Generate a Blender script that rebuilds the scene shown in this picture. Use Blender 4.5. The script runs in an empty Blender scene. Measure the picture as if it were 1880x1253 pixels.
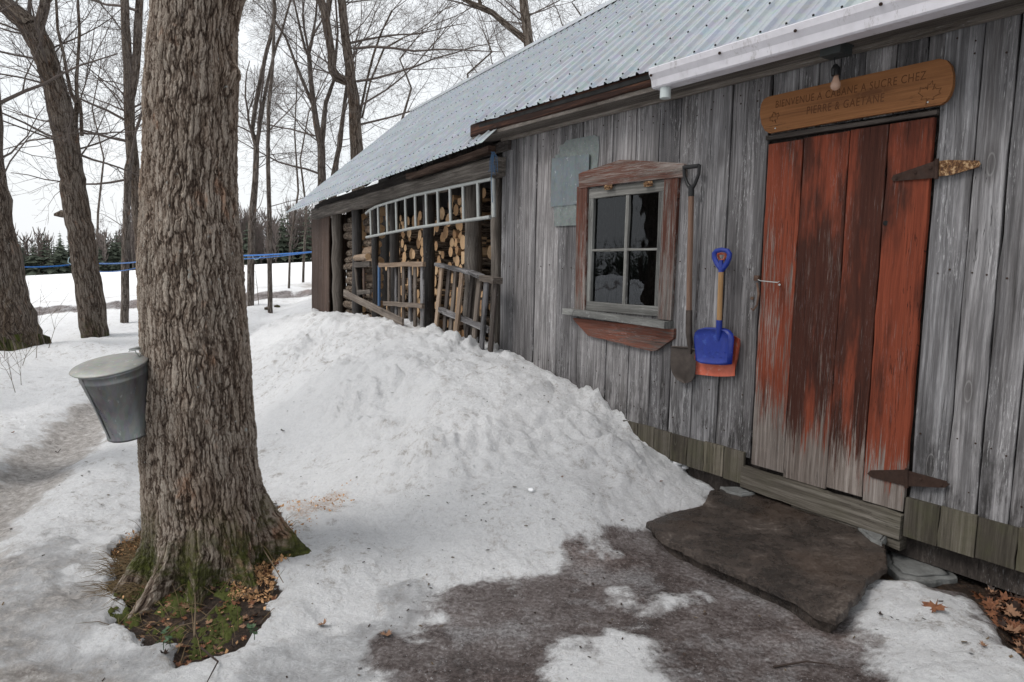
import bpy, math, random
import numpy as np
from mathutils import Vector
R = math.radians
rs = np.random.RandomState(7)
scn = bpy.context.scene
COL = scn.collection

# ------------------------------------------------------------------ camera
F, CX, CY, H = 1280., 940., 626.5, 1.35
PITCH, ROLL = R(6.0), R(1.1)
_f = np.array([0, math.cos(PITCH), -math.sin(PITCH)])
_u0 = np.array([0, math.sin(PITCH), math.cos(PITCH)])
_r0 = np.array([1., 0, 0])
_u = _u0*math.cos(ROLL) - _r0*math.sin(ROLL)
_r = _r0*math.cos(ROLL) + _u0*math.sin(ROLL)
CAM = np.array([0, 0, H])
cd = bpy.data.cameras.new('camera'); cam = bpy.data.objects.new('camera', cd); COL.objects.link(cam)
cd.sensor_width = 36; cd.lens = F/1880*36; cd.clip_end = 2000; cd.clip_start = .05
from mathutils import Matrix
cam.matrix_world = Matrix(((_r[0], _u[0], -_f[0], 0), (_r[1], _u[1], -_f[1], 0), (_r[2], _u[2], -_f[2], H), (0, 0, 0, 1)))
scn.camera = cam

def ray(px, py): return _f + _r*(px-CX)/F - _u*(py-CY)/F
def onplane(px, py, p0, n):
    d = ray(px, py); return CAM + d*(((np.array(p0)-CAM) @ n)/(d @ n))
def ground(px, py, z=0): return onplane(px, py, (0, 0, z), np.array([0, 0, 1.]))
def depth(px, py, Y): d = ray(px, py); return CAM + d*(Y/d[1])
# barn wall plane and woodshed plane (they meet at 6 degrees)
TH, TH2 = R(34.4), R(28.3)
wd = np.array([-math.sin(TH), math.cos(TH), 0]); wn = np.array([-math.cos(TH), -math.sin(TH), 0])
sd = np.array([-math.sin(TH2), math.cos(TH2), 0]); sn = np.array([-math.cos(TH2), -math.sin(TH2), 0])
UP = np.array([0, 0, 1.])
P0 = np.array([1.6142, 3.6091, 0]); PC = np.array([-.0825, 6.0871, 0])
def WP(s, z, off=0): return P0 + wd*s + wn*off + UP*z
def SP(s, z, off=0): return PC + sd*s + sn*off + UP*z
def W(px, py, off=0): return onplane(px, py, P0+wn*off, wn)
def S(px, py, off=0): return onplane(px, py, PC+sn*off, sn)
def ws(px, py, off=0):
    p = W(px, py, off); return float((p-P0) @ wd), float(p[2])
def ss(px, py, off=0):
    p = S(px, py, off); return float((p-PC) @ sd), float(p[2])
SC = 3.04

# ------------------------------------------------------------------ noise
_perm = np.random.RandomState(3).permutation(512).astype(np.int64)
_ang = np.random.RandomState(4).rand(512)*2*math.pi
def perlin(x, y, seed=0):
    x = np.asarray(x, float)+seed*17.3; y = np.asarray(y, float)-seed*9.7
    xi = np.floor(x).astype(np.int64); yi = np.floor(y).astype(np.int64)
    xf, yf = x-xi, y-yi
    u = xf*xf*xf*(xf*(xf*6-15)+10); v = yf*yf*yf*(yf*(yf*6-15)+10)
    def g(ix, iy, dx, dy):
        h = _perm[(_perm[ix & 511] + iy) & 511]; a = _ang[h]
        return np.cos(a)*dx + np.sin(a)*dy
    a = g(xi, yi, xf, yf); b = g(xi+1, yi, xf-1, yf); c = g(xi, yi+1, xf, yf-1); d = g(xi+1, yi+1, xf-1, yf-1)
    return (a*(1-u)+b*u)*(1-v) + (c*(1-u)+d*u)*v
def fbm(x, y, o=4, seed=0, gain=.5):
    t = 0; a = 1; f = 1
    for i in range(o):
        t = t + a*perlin(x*f, y*f, seed+i*3); a *= gain; f *= 2.03
    return t
def sstep(a, b, x):
    t = np.clip((x-a)/(b-a), 0, 1); return t*t*(3-2*t)
def polymask(x, y, poly, soft=.1, wob=.12, seed=0):
    """1 inside the polygon (world xy), wobbly soft edge"""
    P = np.array([p[:2] for p in poly]); n = len(P)
    x = np.asarray(x, float); y = np.asarray(y, float)
    d = np.full(x.shape, 1e9); ins = np.zeros(x.shape, bool)
    for i in range(n):
        a, b = P[i], P[(i+1) % n]; e = b-a
        t = np.clip(((x-a[0])*e[0]+(y-a[1])*e[1])/(e @ e), 0, 1)
        d = np.minimum(d, np.hypot(x-a[0]-e[0]*t, y-a[1]-e[1]*t))
        c = ((a[1] > y) != (b[1] > y)) & (x < (b[0]-a[0])*(y-a[1])/(b[1]-a[1]+1e-12)+a[0])
        ins ^= c
    sdist = np.where(ins, d, -d) + wob*fbm(x*4, y*4, 4, seed)
    return sstep(-soft, soft, sdist)

# ------------------------------------------------------------------ materials
class G:
    def __init__(s, name, rough=.8, spec=.3):
        s.m = bpy.data.materials.new(name); s.m.use_nodes = True
        s.nt = s.m.node_tree; s.nt.nodes.clear()
        s.out = s.nt.nodes.new('ShaderNodeOutputMaterial')
        s.b = s.nt.nodes.new('ShaderNodeBsdfPrincipled')
        s.b.inputs['Roughness'].default_value = rough
        s.b.inputs['Specular IOR Level'].default_value = spec
        s.link(s.b.outputs[0], s.out.inputs[0])
    def link(s, a, b): s.nt.links.new(a, b)
    def put(s, v, inp):
        if v is None: return
        if isinstance(v, bpy.types.NodeSocket): s.link(v, inp)
        elif isinstance(v, (tuple, list)):
            inp.default_value = (*v, 1) if (len(v) == 3 and inp.type == 'RGBA') else v
        else: inp.default_value = v
    def attr(s, n, out='Vector'):
        a = s.nt.nodes.new('ShaderNodeAttribute'); a.attribute_name = n; return a.outputs[out]
    def obj(s): return s.nt.nodes.new('ShaderNodeTexCoord').outputs['Object']
    def pos(s): return s.nt.nodes.new('ShaderNodeNewGeometry').outputs['Position']
    def vm(s, v, m, op='MULTIPLY'):
        n = s.nt.nodes.new('ShaderNodeVectorMath'); n.operation = op; s.put(v, n.inputs[0]); s.put(m, n.inputs[1]); return n.outputs[0]
    def noise(s, v, sc, det=4, ro=.55, dist=0, col=False):
        n = s.nt.nodes.new('ShaderNodeTexNoise'); s.put(v, n.inputs['Vector']); s.put(sc, n.inputs['Scale'])
        n.inputs['Detail'].default_value = det; n.inputs['Roughness'].default_value = ro; n.inputs['Distortion'].default_value = dist
        return n.outputs['Color' if col else 'Fac']
    def vor(s, v, sc, feat='F1', out='Distance', rnd=1):
        n = s.nt.nodes.new('ShaderNodeTexVoronoi'); n.feature = feat; s.put(v, n.inputs['Vector']); n.inputs['Scale'].default_value = sc
        n.inputs['Randomness'].default_value = rnd
        return n.outputs[out]
    def ma(s, op, a, b=0., c=0.):
        n = s.nt.nodes.new('ShaderNodeMath'); n.operation = op
        s.put(a, n.inputs[0]); s.put(b, n.inputs[1]); s.put(c, n.inputs[2]); return n.outputs[0]
    def sm(s, v, a, b, o0=0., o1=1.):
        n = s.nt.nodes.new('ShaderNodeMapRange'); n.interpolation_type = 'SMOOTHSTEP'
        s.put(v, n.inputs[0]); n.inputs[1].default_value = a; n.inputs[2].default_value = b
        n.inputs[3].default_value = o0; n.inputs[4].default_value = o1; return n.outputs[0]
    def ramp(s, v, stops):
        n = s.nt.nodes.new('ShaderNodeValToRGB'); s.put(v, n.inputs[0]); e = n.color_ramp.elements
        while len(e) < len(stops): e.new(.5)
        for k, (p, c) in enumerate(stops): e[k].position = p; e[k].color = (*c, 1)
        return n.outputs[0]
    def mix(s, f, a, b, mode='MIX'):
        n = s.nt.nodes.new('ShaderNodeMix'); n.data_type = 'RGBA'; n.blend_type = mode
        s.put(f, n.inputs[0]); s.put(a, n.inputs[6]); s.put(b, n.inputs[7]); return n.outputs[2]
    def sep(s, v, k):
        n = s.nt.nodes.new('ShaderNodeSeparateXYZ'); s.put(v, n.inputs[0]); return n.outputs[k]
    def bump(s, h, dist, st=1., nrm=None):
        n = s.nt.nodes.new('ShaderNodeBump'); s.put(h, n.inputs['Height']); n.inputs['Distance'].default_value = dist
        n.inputs['Strength'].default_value = st
        if nrm is not None: s.link(nrm, n.inputs['Normal'])
        return n.outputs[0]
    def done(s, col=None, rough=None, nrm=None, metal=None):
        s.put(col, s.b.inputs['Base Color']); s.put(rough, s.b.inputs['Roughness']); s.put(nrm, s.b.inputs['Normal'])
        s.put(metal, s.b.inputs['Metallic']); return s.m

def plain(name, col, rough=.6, metal=0., var=.12, sc=30, bump=.0008, spec=.3, scuff=None):
    g = G(name, rough, spec); v = g.obj()
    n = g.noise(v, sc, 5)
    f = g.sm(n, .3, .7, 1-var, 1+var)
    c = g.mix(1., (col), g.ramp(n, [(0, (1-var*1.6,)*3), (1, (1,)*3)]), 'MULTIPLY')
    if scuff:
        sf = g.ma('MULTIPLY', g.sm(g.noise(g.vm(v, scuff[1]), scuff[2], 9, .8), .54, .62), g.sm(g.noise(v, scuff[2]*.25, 3), .42, .6, .1, .8)); c = g.mix(sf, c, scuff[0])
    return g.done(c, g.sm(g.noise(v, sc*.4, 3), .3, .7, max(rough-.12, .02), min(rough+.12, 1)), g.bump(n, bump), metal)

def wood(name, dark, mid, light, fleck=.25, stain=.5, algae=0., paint=None, rough=.82, bd=.0035, vary=1., inner=False, foot=0., cool=0.):
    """weathered board: gc = (along, across, depth); rnd = per board"""
    g = G(name, rough, .2)
    gc = g.attr('gc'); rn = g.attr('rnd', 'Fac')
    off = g.nt.nodes.new('ShaderNodeCombineXYZ'); g.put(g.ma('MULTIPLY', rn, 37.), off.inputs[0]); g.put(g.ma('MULTIPLY', rn, 11.), off.inputs[1])
    v = g.vm(gc, off.outputs[0], 'ADD')
    # knots push the grain aside
    kn = g.vor(g.vm(v, (1.7, 5.2, .1)), 1., 'F1'); kmask = g.sm(kn, .05, .22, 1, 0)
    wv = g.vm(g.noise(g.vm(v, (1.2, 4, 1)), 1., 2, col=True), (0, .03, 0))
    v2 = g.vm(v, wv, 'ADD')
    g1 = g.noise(g.vm(v2, (2.2, 75, 20)), 1., 6, .62)
    g2 = g.noise(g.vm(v2, (.9, 16, 3)), 1., 5, .6)
    g3 = g.noise(g.vm(v2, (14, 420, 90)), 1., 4, .7)
    st = g.noise(g.vm(v, (.55, 6.5, 1)), 1., 5, .65)
    t = g.ma('ADD', g.ma('MULTIPLY', g1, .5), g.ma('ADD', g.ma('MULTIPLY', g2, .27), g.ma('MULTIPLY', g3, .23)))
    t = g.ma('ADD', t, g.ma('MULTIPLY', kmask, -.08))
    t = g.ma('ADD', t, g.ma('MULTIPLY', g.ma('SUBTRACT', g.noise(g.vm(v, (.7, 5, 1)), 1., 4, .6), .5), .28))
    c = g.ramp(t, [(.30, dark), (.488, mid), (.665, light)])
    # board to board tone
    wn1 = g.nt.nodes.new('ShaderNodeTexWhiteNoise'); wn1.noise_dimensions = '1D'; g.put(g.ma('MULTIPLY', rn, 91.7), wn1.inputs['W'])
    c = g.mix(g.ma('MULTIPLY', wn1.outputs['Value'], vary), c, g.mix(1., c, (.42, .42, .43), 'MULTIPLY'))
    c = g.mix(g.ma('MULTIPLY', g.sep(wn1.outputs['Color'], 1), .6), c, g.mix(1., c, (1.06, 1., .95), 'MULTIPLY'))
    tint = g.mix(g.ma('MULTIPLY', g.noise(g.vm(v, (.4, 2, 1)), 1., 2), .45), c, g.mix(1., c, (1.07, .98, .92), 'MULTIPLY'))
    c = tint
    # dark weather streaks
    if stain: c = g.mix(g.ma('MULTIPLY', g.sm(st, .52, .72), stain), c, g.mix(1., c, (.25, .22, .2), 'MULTIPLY'))
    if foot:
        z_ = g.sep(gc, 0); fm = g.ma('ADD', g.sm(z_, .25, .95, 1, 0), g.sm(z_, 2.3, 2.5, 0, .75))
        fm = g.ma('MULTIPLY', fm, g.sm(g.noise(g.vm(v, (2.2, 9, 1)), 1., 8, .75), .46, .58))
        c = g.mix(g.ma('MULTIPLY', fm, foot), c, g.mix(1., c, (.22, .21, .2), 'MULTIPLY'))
    if cool: c = g.mix(cool, c, g.mix(1., c, (.94, .985, 1.09), 'MULTIPLY'))
    pm = None
    if paint:
        pcol, pdark, lo, hi = paint
        z = g.sep(gc, 0)
        edge = g.sm(z, lo, hi)             # paint worn away near the foot of the boards
        wear = g.noise(g.vm(v2, (2.6, 24, 5)), 1., 7, .7)
        wl = g.noise(g.vm(v, (.8, 5, 1)), 1., 3, .5)
        q = g.ma('ADD', g.ma('MULTIPLY', edge, .62), g.ma('ADD', g.ma('MULTIPLY', wear, .55), g.ma('MULTIPLY', wl, .4)))
        q = g.ma('SUBTRACT', q, g.ma('MULTIPLY', g.ma('MULTIPLY', g.attr('wear', 'Fac'), .5), g.sm(z, 1.1, 2.2, 1, .55)))
        q = g.ma('ADD', q, g.ma('MULTIPLY', g.ma('SUBTRACT', g.noise(g.vm(v2, (5, 150, 30)), 1., 8, .75), .5), 1.1))
        pm = g.sm(q, .74, .92)
        pc = g.mix(g.sm(g.ma('ADD', g.noise(g.vm(v, (.7, 3.5, 1)), 1., 6, .65), g.sm(g.ma('ABSOLUTE', g.ma('SUBTRACT', rn, .45)), .18, .28, -.03, .075)), .46, .60), pcol, pdark)
        pc = g.mix(g.sm(g1, .35, .65, .55, 0), pc, g.mix(1., pc, (.45, .4, .38), 'MULTIPLY'))
        pc = g.mix(g.sm(g.noise(g.vm(v2, (4, 110, 10)), 1., 6, .7), .62, .7, 0, .65), pc, mid)
        c = g.mix(pm, c, pc)
        c = g.mix(g.ma('MULTIPLY', kmask, .75), c, (.07, .018, .01))
    else:
        c = g.mix(g.ma('MULTIPLY', kmask, .35), c, g.mix(1., c, (.45, .4, .36), 'MULTIPLY'))
        ring = g.sm(g.ma('ABSOLUTE', g.ma('SUBTRACT', kn, .1)), 0., .012, .18, 0)
        c = g.mix(ring, c, light)
    if fleck:
        fl = g.noise(g.vm(v2, (16, 190, 30)), 1., 5, .75)
        fl = g.ma('MULTIPLY', g.sm(fl, .56, .64), g.sm(g.noise(g.vm(v, (1.3, 7, 1)), 1., 3), .47, .60))
        c = g.mix(g.ma('MULTIPLY', fl, fleck), c, (.55, .55, .56))
    if algae:
        al = g.sm(g.noise(g.vm(v, (5, 7, 3)), 1., 5, .65), .42, .66, 0, algae)
        c = g.mix(al, c, (.07, .078, .03))
    # cracks and nail holes
    ck = g.noise(g.vm(v2, (1.6, 55, 2)), 1., 3, .5); ckm = g.sm(g.ma('ABSOLUTE', g.ma('SUBTRACT', ck, .5)), 0., .006, 1, 0)
    ckm = g.ma('MULTIPLY', ckm, g.sm(g.noise(g.vm(v, (1.1, 4, 1)), 1., 2), .52, .62))
    c = g.mix(g.ma('MULTIPLY', ckm, .8), c, (.015, .013, .012))
    h = g.ma('SUBTRACT', g.ma('ADD', g1, g.ma('MULTIPLY', g3, .6)), g.ma('MULTIPLY', ckm, 1.5))
    return g.done(c, None, g.bump(h, bd))

M = {}
GRY = ((.046, .044, .043), (.185, .181, .181), (.48, .476, .474))
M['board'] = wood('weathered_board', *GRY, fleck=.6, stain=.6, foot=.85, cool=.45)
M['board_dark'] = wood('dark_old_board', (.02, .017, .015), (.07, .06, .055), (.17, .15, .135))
M['board_brown'] = wood('brown_board', (.035, .02, .015), (.1, .065, .05), (.22, .16, .13), stain=.6)
M['skirt'] = wood('damp_skirting_board', (.03, .027, .021), (.10, .09, .072), (.21, .195, .165), algae=.2, fleck=.05)
M['threshold'] = wood('damp_threshold_board', (.025, .022, .018), (.085, .078, .066), (.21, .2, .18), algae=.1, fleck=.05)
M['soffit'] = wood('soffit_board', (.04, .033, .028), (.15, .135, .12), (.34, .32, .3), stain=.75)
M['rust_board'] = wood('rotten_fascia_board', (.008, .005, .004), (.030, .013, .009), (.15, .07, .042), stain=.4, fleck=0)
M['door'] = wood('worn_red_door_paint', (.05, .04, .034), (.18, .155, .14), (.38, .35, .33), fleck=.1, paint=((.185, .043, .021), (.05, .016, .010), -.05, .78))
M['casing'] = wood('worn_red_casing_paint', (.05, .045, .04), (.18, .165, .155), (.33, .31, .3), paint=((.19, .055, .032), (.09, .035, .024), -1., 3.3))
M['apron'] = wood('faded_red_apron_paint', (.05, .045, .04), (.2, .17, .155), (.38, .33, .31), paint=((.24, .085, .055), (.15, .06, .042), 0., 6.1))
M['lintel'] = wood('faded_red_lintel_paint', (.05, .045, .04), (.17, .15, .14), (.32, .3, .29), paint=((.20, .065, .04), (.11, .048, .035), 0., 6.2))
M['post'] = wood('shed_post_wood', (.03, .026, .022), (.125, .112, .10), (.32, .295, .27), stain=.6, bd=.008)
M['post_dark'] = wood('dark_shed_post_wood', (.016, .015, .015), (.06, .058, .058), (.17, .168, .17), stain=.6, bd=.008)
M['pallet'] = wood('pallet_wood', (.05, .04, .033), (.16, .135, .115), (.36, .32, .28), stain=.5)
M['fresh'] = wood('pale_board', (.09, .065, .045), (.27, .2, .145), (.45, .37, .29), stain=.3)
M['blueplank'] = plain('blue_paint', (.04, .11, .24), .6, var=.35)
M['sash'] = wood('grey_sash_wood', (.05, .05, .048), (.16, .165, .16), (.34, .35, .34), stain=.3)
M['shaft'] = wood('old_tool_handle_wood', (.05, .03, .022), (.16, .1, .075), (.28, .2, .15), stain=.2, fleck=0, bd=.0004)
M['shaft_new'] = wood('pale_tool_handle_wood', (.28, .14, .05), (.5, .31, .15), (.62, .44, .26), stain=.15, fleck=0, bd=.0002)
M['sign'] = wood('varnished_sign_wood', (.10, .040, .014), (.17, .074, .026), (.235, .108, .042), stain=.12, fleck=0, rough=.5, bd=.0006, vary=0)
M['letter'] = plain('burnt_lettering', (.095, .036, .012), .8)
M['black_iron'] = plain('black_iron', (.018, .017, .018), .55, .3, .3)
M['rust'] = plain('rusty_iron', (.055, .03, .022), .8, .2, .5, 60)
g = G('flaking_rust', .8); n = g.noise(g.obj(), 70, 5, .7)
M['flake'] = g.done(g.ramp(n, [(.35, (.03, .016, .012)), (.52, (.12, .055, .02)), (.60, (.34, .23, .13))]), None, g.bump(n, .002))
M['black'] = plain('black_plastic', (.012, .012, .013), .45)
M['darkgrey'] = plain('dark_grey_box', (.035, .04, .04), .6)
M['blue'] = plain('blue_plastic', (.003, .024, .26), .45, var=.3, spec=.5, scuff=((.03, .07, .30), (1, 1, 1), 26))
M['orange'] = plain('orange_plastic', (.70, .15, .08), .5, var=.3, spec=.5, scuff=((.5, .3, .25), (1, 1, 1), 26))
M['white_metal'] = plain('white_gutter_paint', (.66, .645, .69), .45, var=.2, sc=13, spec=.5, scuff=((.33, .31, .32), (1, 1, .25), 22))
M['downpipe'] = plain('pale_downpipe', (.5, .55, .55), .5)
M['black_gap'] = plain('flat_black', (.01, .01, .01), .9)
M['blade'] = plain('worn_steel_blade', (.11, .09, .08), .55, .5, .5, 18)
M['alu'] = plain('dull_aluminium', (.42, .44, .43), .5, .45, .25, 25)
M['bulb'] = plain('clear_bulb', (.42, .27, .2), .15, 0, .1)
M['twine'] = plain('blue_twine', (.07, .14, .25), .8)
M['tube'] = plain('blue_sap_tubing', (.02, .17, .55), .35, spec=.5)
M['tube2'] = plain('pale_tubing', (.45, .6, .65), .35)
def galv(name, base, sc=14, rough=.42, metal=.6, streak=(1, 1, 1), lo=.72):
    g = G(name, rough, .5); v = g.vm(g.obj(), streak)
    n = g.noise(v, sc, 6, .65); sp = g.vor(v, sc*5, 'F1', 'Color')
    c = g.mix(1., base, g.ramp(n, [(.25, (lo,)*3), (.7, (1.12, 1.12, 1.12))]), 'MULTIPLY')
    c = g.mix(.12, c, g.mix(1., base, sp, 'MULTIPLY'))
    n2 = g.noise(v, sc*2.5, 5, .7)
    c = g.mix(g.sm(n2, .6, .72, 0, .5), c, (.55, .57, .58))
    return g.done(c, g.sm(n, .3, .7, rough-.1, rough+.15), g.bump(n, .002), metal)
M['roof'] = galv('galvanised_roof_sheet', (.365, .395, .425), 3.5, .38, .55, lo=.8)
M['bucket'] = galv('galvanised_bucket', (.215, .22, .225), 16, .36, .75, (1, 1, .25), lo=.45)
M['lid'] = galv('galvanised_lid', (.27, .27, .25), 14, .5, .4, lo=.75)
M['patch'] = galv('old_galvanised_patch', (.17, .195, .19), 22, .55, .2, lo=.5)
M['patch_blue'] = galv('corrugated_patch', (.135, .16, .172), 9, .55, .2, lo=.7)
g = G('leaf_brown', .75); n = g.noise(g.obj(), 60, 4)
M['leaf'] = g.done(g.ramp(n, [(.3, (.06, .022, .012)), (.6, (.16, .065, .03)), (.8, (.26, .14, .08))]))
M['leaf_dark'] = plain('wet_leaf', (.03, .016, .011), .6, var=.4)
M['leaf_tan'] = plain('tan_leaf', (.27, .15, .09), .8, var=.4, sc=50)
M['twig'] = plain('twig', (.045, .03, .024), .9, var=.4)
M['weed'] = plain('dry_weed_stem', (.13, .095, .06), .9, var=.3)
M['straw'] = plain('dead_grass', (.24, .17, .09), .9, var=.4, sc=40)
M['chips'] = plain('fresh_wood_chips', (.62, .36, .18), .9, var=.35, sc=60)
M['green_leaf'] = plain('small_green_leaf', (.05, .09, .045), .6)
g = G('window_glass', .03, .5)
tr = g.nt.nodes.new('ShaderNodeBsdfTransparent'); gl = g.nt.nodes.new('ShaderNodeBsdfGlossy'); gl.inputs['Roughness'].default_value = .015
tr.inputs[0].default_value = (.55, .58, .58, 1); gl.inputs[0].default_value = (.6, .63, .67, 1)
fr = g.nt.nodes.new('ShaderNodeFresnel'); fr.inputs[0].default_value = 1.62
g.link(g.bump(g.noise(g.obj(), 2.5, 2), .004), gl.inputs['Normal'])
mx = g.nt.nodes.new('ShaderNodeMixShader'); g.link(fr.outputs[0], mx.inputs[0]); g.link(tr.outputs[0], mx.inputs[1]); g.link(gl.outputs[0], mx.inputs[2]); g.link(mx.outputs[0], g.out.inputs[0])
M['glass'] = g.m

def bark(name, furrow, ridge, light, disp=0., sc=22., moss=None, bumpd=.02, zs=.135):
    g = G(name, .92, .15); gc = g.attr('gc')
    w = g.vm(g.vm(g.noise(gc, 9, 3, col=True), (.5, .5, .5), 'SUBTRACT'), (.045, .045, .10))
    v = g.vm(gc, w, 'ADD')
    vz = g.vm(v, (1, 1, zs))
    e1 = g.vor(vz, sc, 'DISTANCE_TO_EDGE'); pc_ = g.vor(vz, sc, 'F1', 'Color')
    rg = g.ma('ABSOLUTE', g.ma('SUBTRACT', g.noise(g.vm(v, (1, 1, zs*.8)), sc*1.1, 5, .6), .5))
    e2 = g.vor(g.vm(v, (1, 1, zs*2.2)), sc*2.6, 'DISTANCE_TO_EDGE')
    n1 = g.noise(g.vm(v, (1, 1, .28)), sc*5, 7, .75)
    nb = g.noise(g.vm(v, (1, 1, .4)), sc*.35, 3)
    h = g.ma('ADD', g.ma('MULTIPLY', g.sm(e1, 0., .2), .34), g.ma('ADD', g.ma('MULTIPLY', g.sm(e2, 0., .25), .16), g.ma('MULTIPLY', n1, .52)))
    h = g.ma('ADD', h, g.ma('ADD', g.ma('MULTIPLY', nb, .12), g.ma('MULTIPLY', g.sm(rg, 0., .09), .30)))
    h = g.ma('ADD', h, g.ma('MULTIPLY', g.sep(pc_, 0), .14))
    c = g.ramp(h, [(.45, furrow), (.80, ridge), (1.15/1.2, light)])
    c = g.mix(g.ma('MULTIPLY', g.sep(pc_, 1), .5), c, g.mix(1., c, (.58, .54, .5), 'MULTIPLY'))
    c = g.mix(g.sm(g.noise(g.vm(gc, (1, 1, .35)), 3.2, 6, .7), .48, .62, 0, .6), c, g.mix(1., c, (.72, .62, .55), 'MULTIPLY'))
    c = g.mix(g.sm(g.noise(v, 5, 5, .65), .5, .68, 0, .5), c, g.mix(1., c, (1.12, 1.18, 1.2), 'MULTIPLY'))
    c = g.mix(g.sm(g.noise(g.vm(gc, (1, 1, .5)), 7, 5, .7), .58, .68, 0, .55), c, g.mix(1., c, (1.3, .85, .62), 'MULTIPLY'))
    c = g.mix(g.sm(g.noise(g.vm(v, (1, 1, .45)), 150, 5, .75), .35, .65, .55, 0), c, g.mix(1., c, (.42, .38, .36), 'MULTIPLY'))
    lf = g.noise(gc, 45, 4, .6); c = g.mix(g.ma('MULTIPLY', g.sm(lf, .64, .7), g.sm(g.noise(gc, 4, 2), .45, .6)), c, (.34, .35, .33))
    z = g.sep(gc, 2)
    if moss:
        mm = g.ma('MULTIPLY', g.sm(z, moss[0], moss[1], 1, 0), g.sm(g.noise(gc, 9, 5, .65), .42, .58))
        c = g.mix(mm, c, g.ramp(g.noise(gc, 60, 3), [(.3, (.02, .022, .008)), (.7, (.085, .1, .02))]))
    if disp:
        dn = g.nt.nodes.new('ShaderNodeDisplacement'); g.put(h, dn.inputs['Height']); dn.inputs['Midlevel'].default_value = .95; dn.inputs['Scale'].default_value = disp
        g.link(dn.outputs[0], g.out.inputs['Displacement']); g.m.displacement_method = 'BOTH'
        return g.done(c, None, g.bump(n1, .004))
    return g.done(c, None, g.bump(h, bumpd))
M['bark'] = bark('maple_bark', (.062, .043, .033), (.26, .205, .165), (.47, .41, .35), disp=.0155, sc=46, moss=(.02, .42))
M['bark_bg'] = bark('grey_brown_bark', (.045, .034, .027), (.145, .115, .093), (.25, .215, .185), sc=22, moss=(.0, .7), bumpd=.03)
M['bark_thin'] = bark('smooth_bark', (.05, .042, .036), (.13, .11, .096), (.23, .205, .185), sc=26, bumpd=.01)
M['branch'] = plain('bare_branch', (.15, .122, .108), .9, var=.4, sc=8)
M['log_bark'] = bark('firewood_bark', (.03, .022, .017), (.12, .09, .07), (.26, .22, .18), sc=30, bumpd=.006)
g = G('cut_firewood_end', .8, .2); gc = g.attr('gc'); rn = g.attr('rnd', 'Fac')
rr = g.noise(g.vm(gc, (1, 1, 1)), 30, 4)
oc = g.nt.nodes.new('ShaderNodeObjectInfo').outputs['Random']
c = g.ramp(g.ma('ADD', g.ma('MULTIPLY', rr, .6), g.ma('MULTIPLY', oc, .45)), [(.2, (.24, .135, .07)), (.5, (.46, .29, .16)), (.85, (.63, .45, .28))])
M['log_end'] = g.done(c, None, g.bump(rr, .003))
M['forest'] = plain('spruce_needles', (.095, .115, .082), .95, var=.5, sc=3)
M['forest_bare'] = plain('far_bare_branches', (.20, .165, .15), .95, var=.3, sc=3)
M['forest_pale'] = plain('far_pale_trunks', (.34, .30, .26), .9, var=.3, sc=3)

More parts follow.
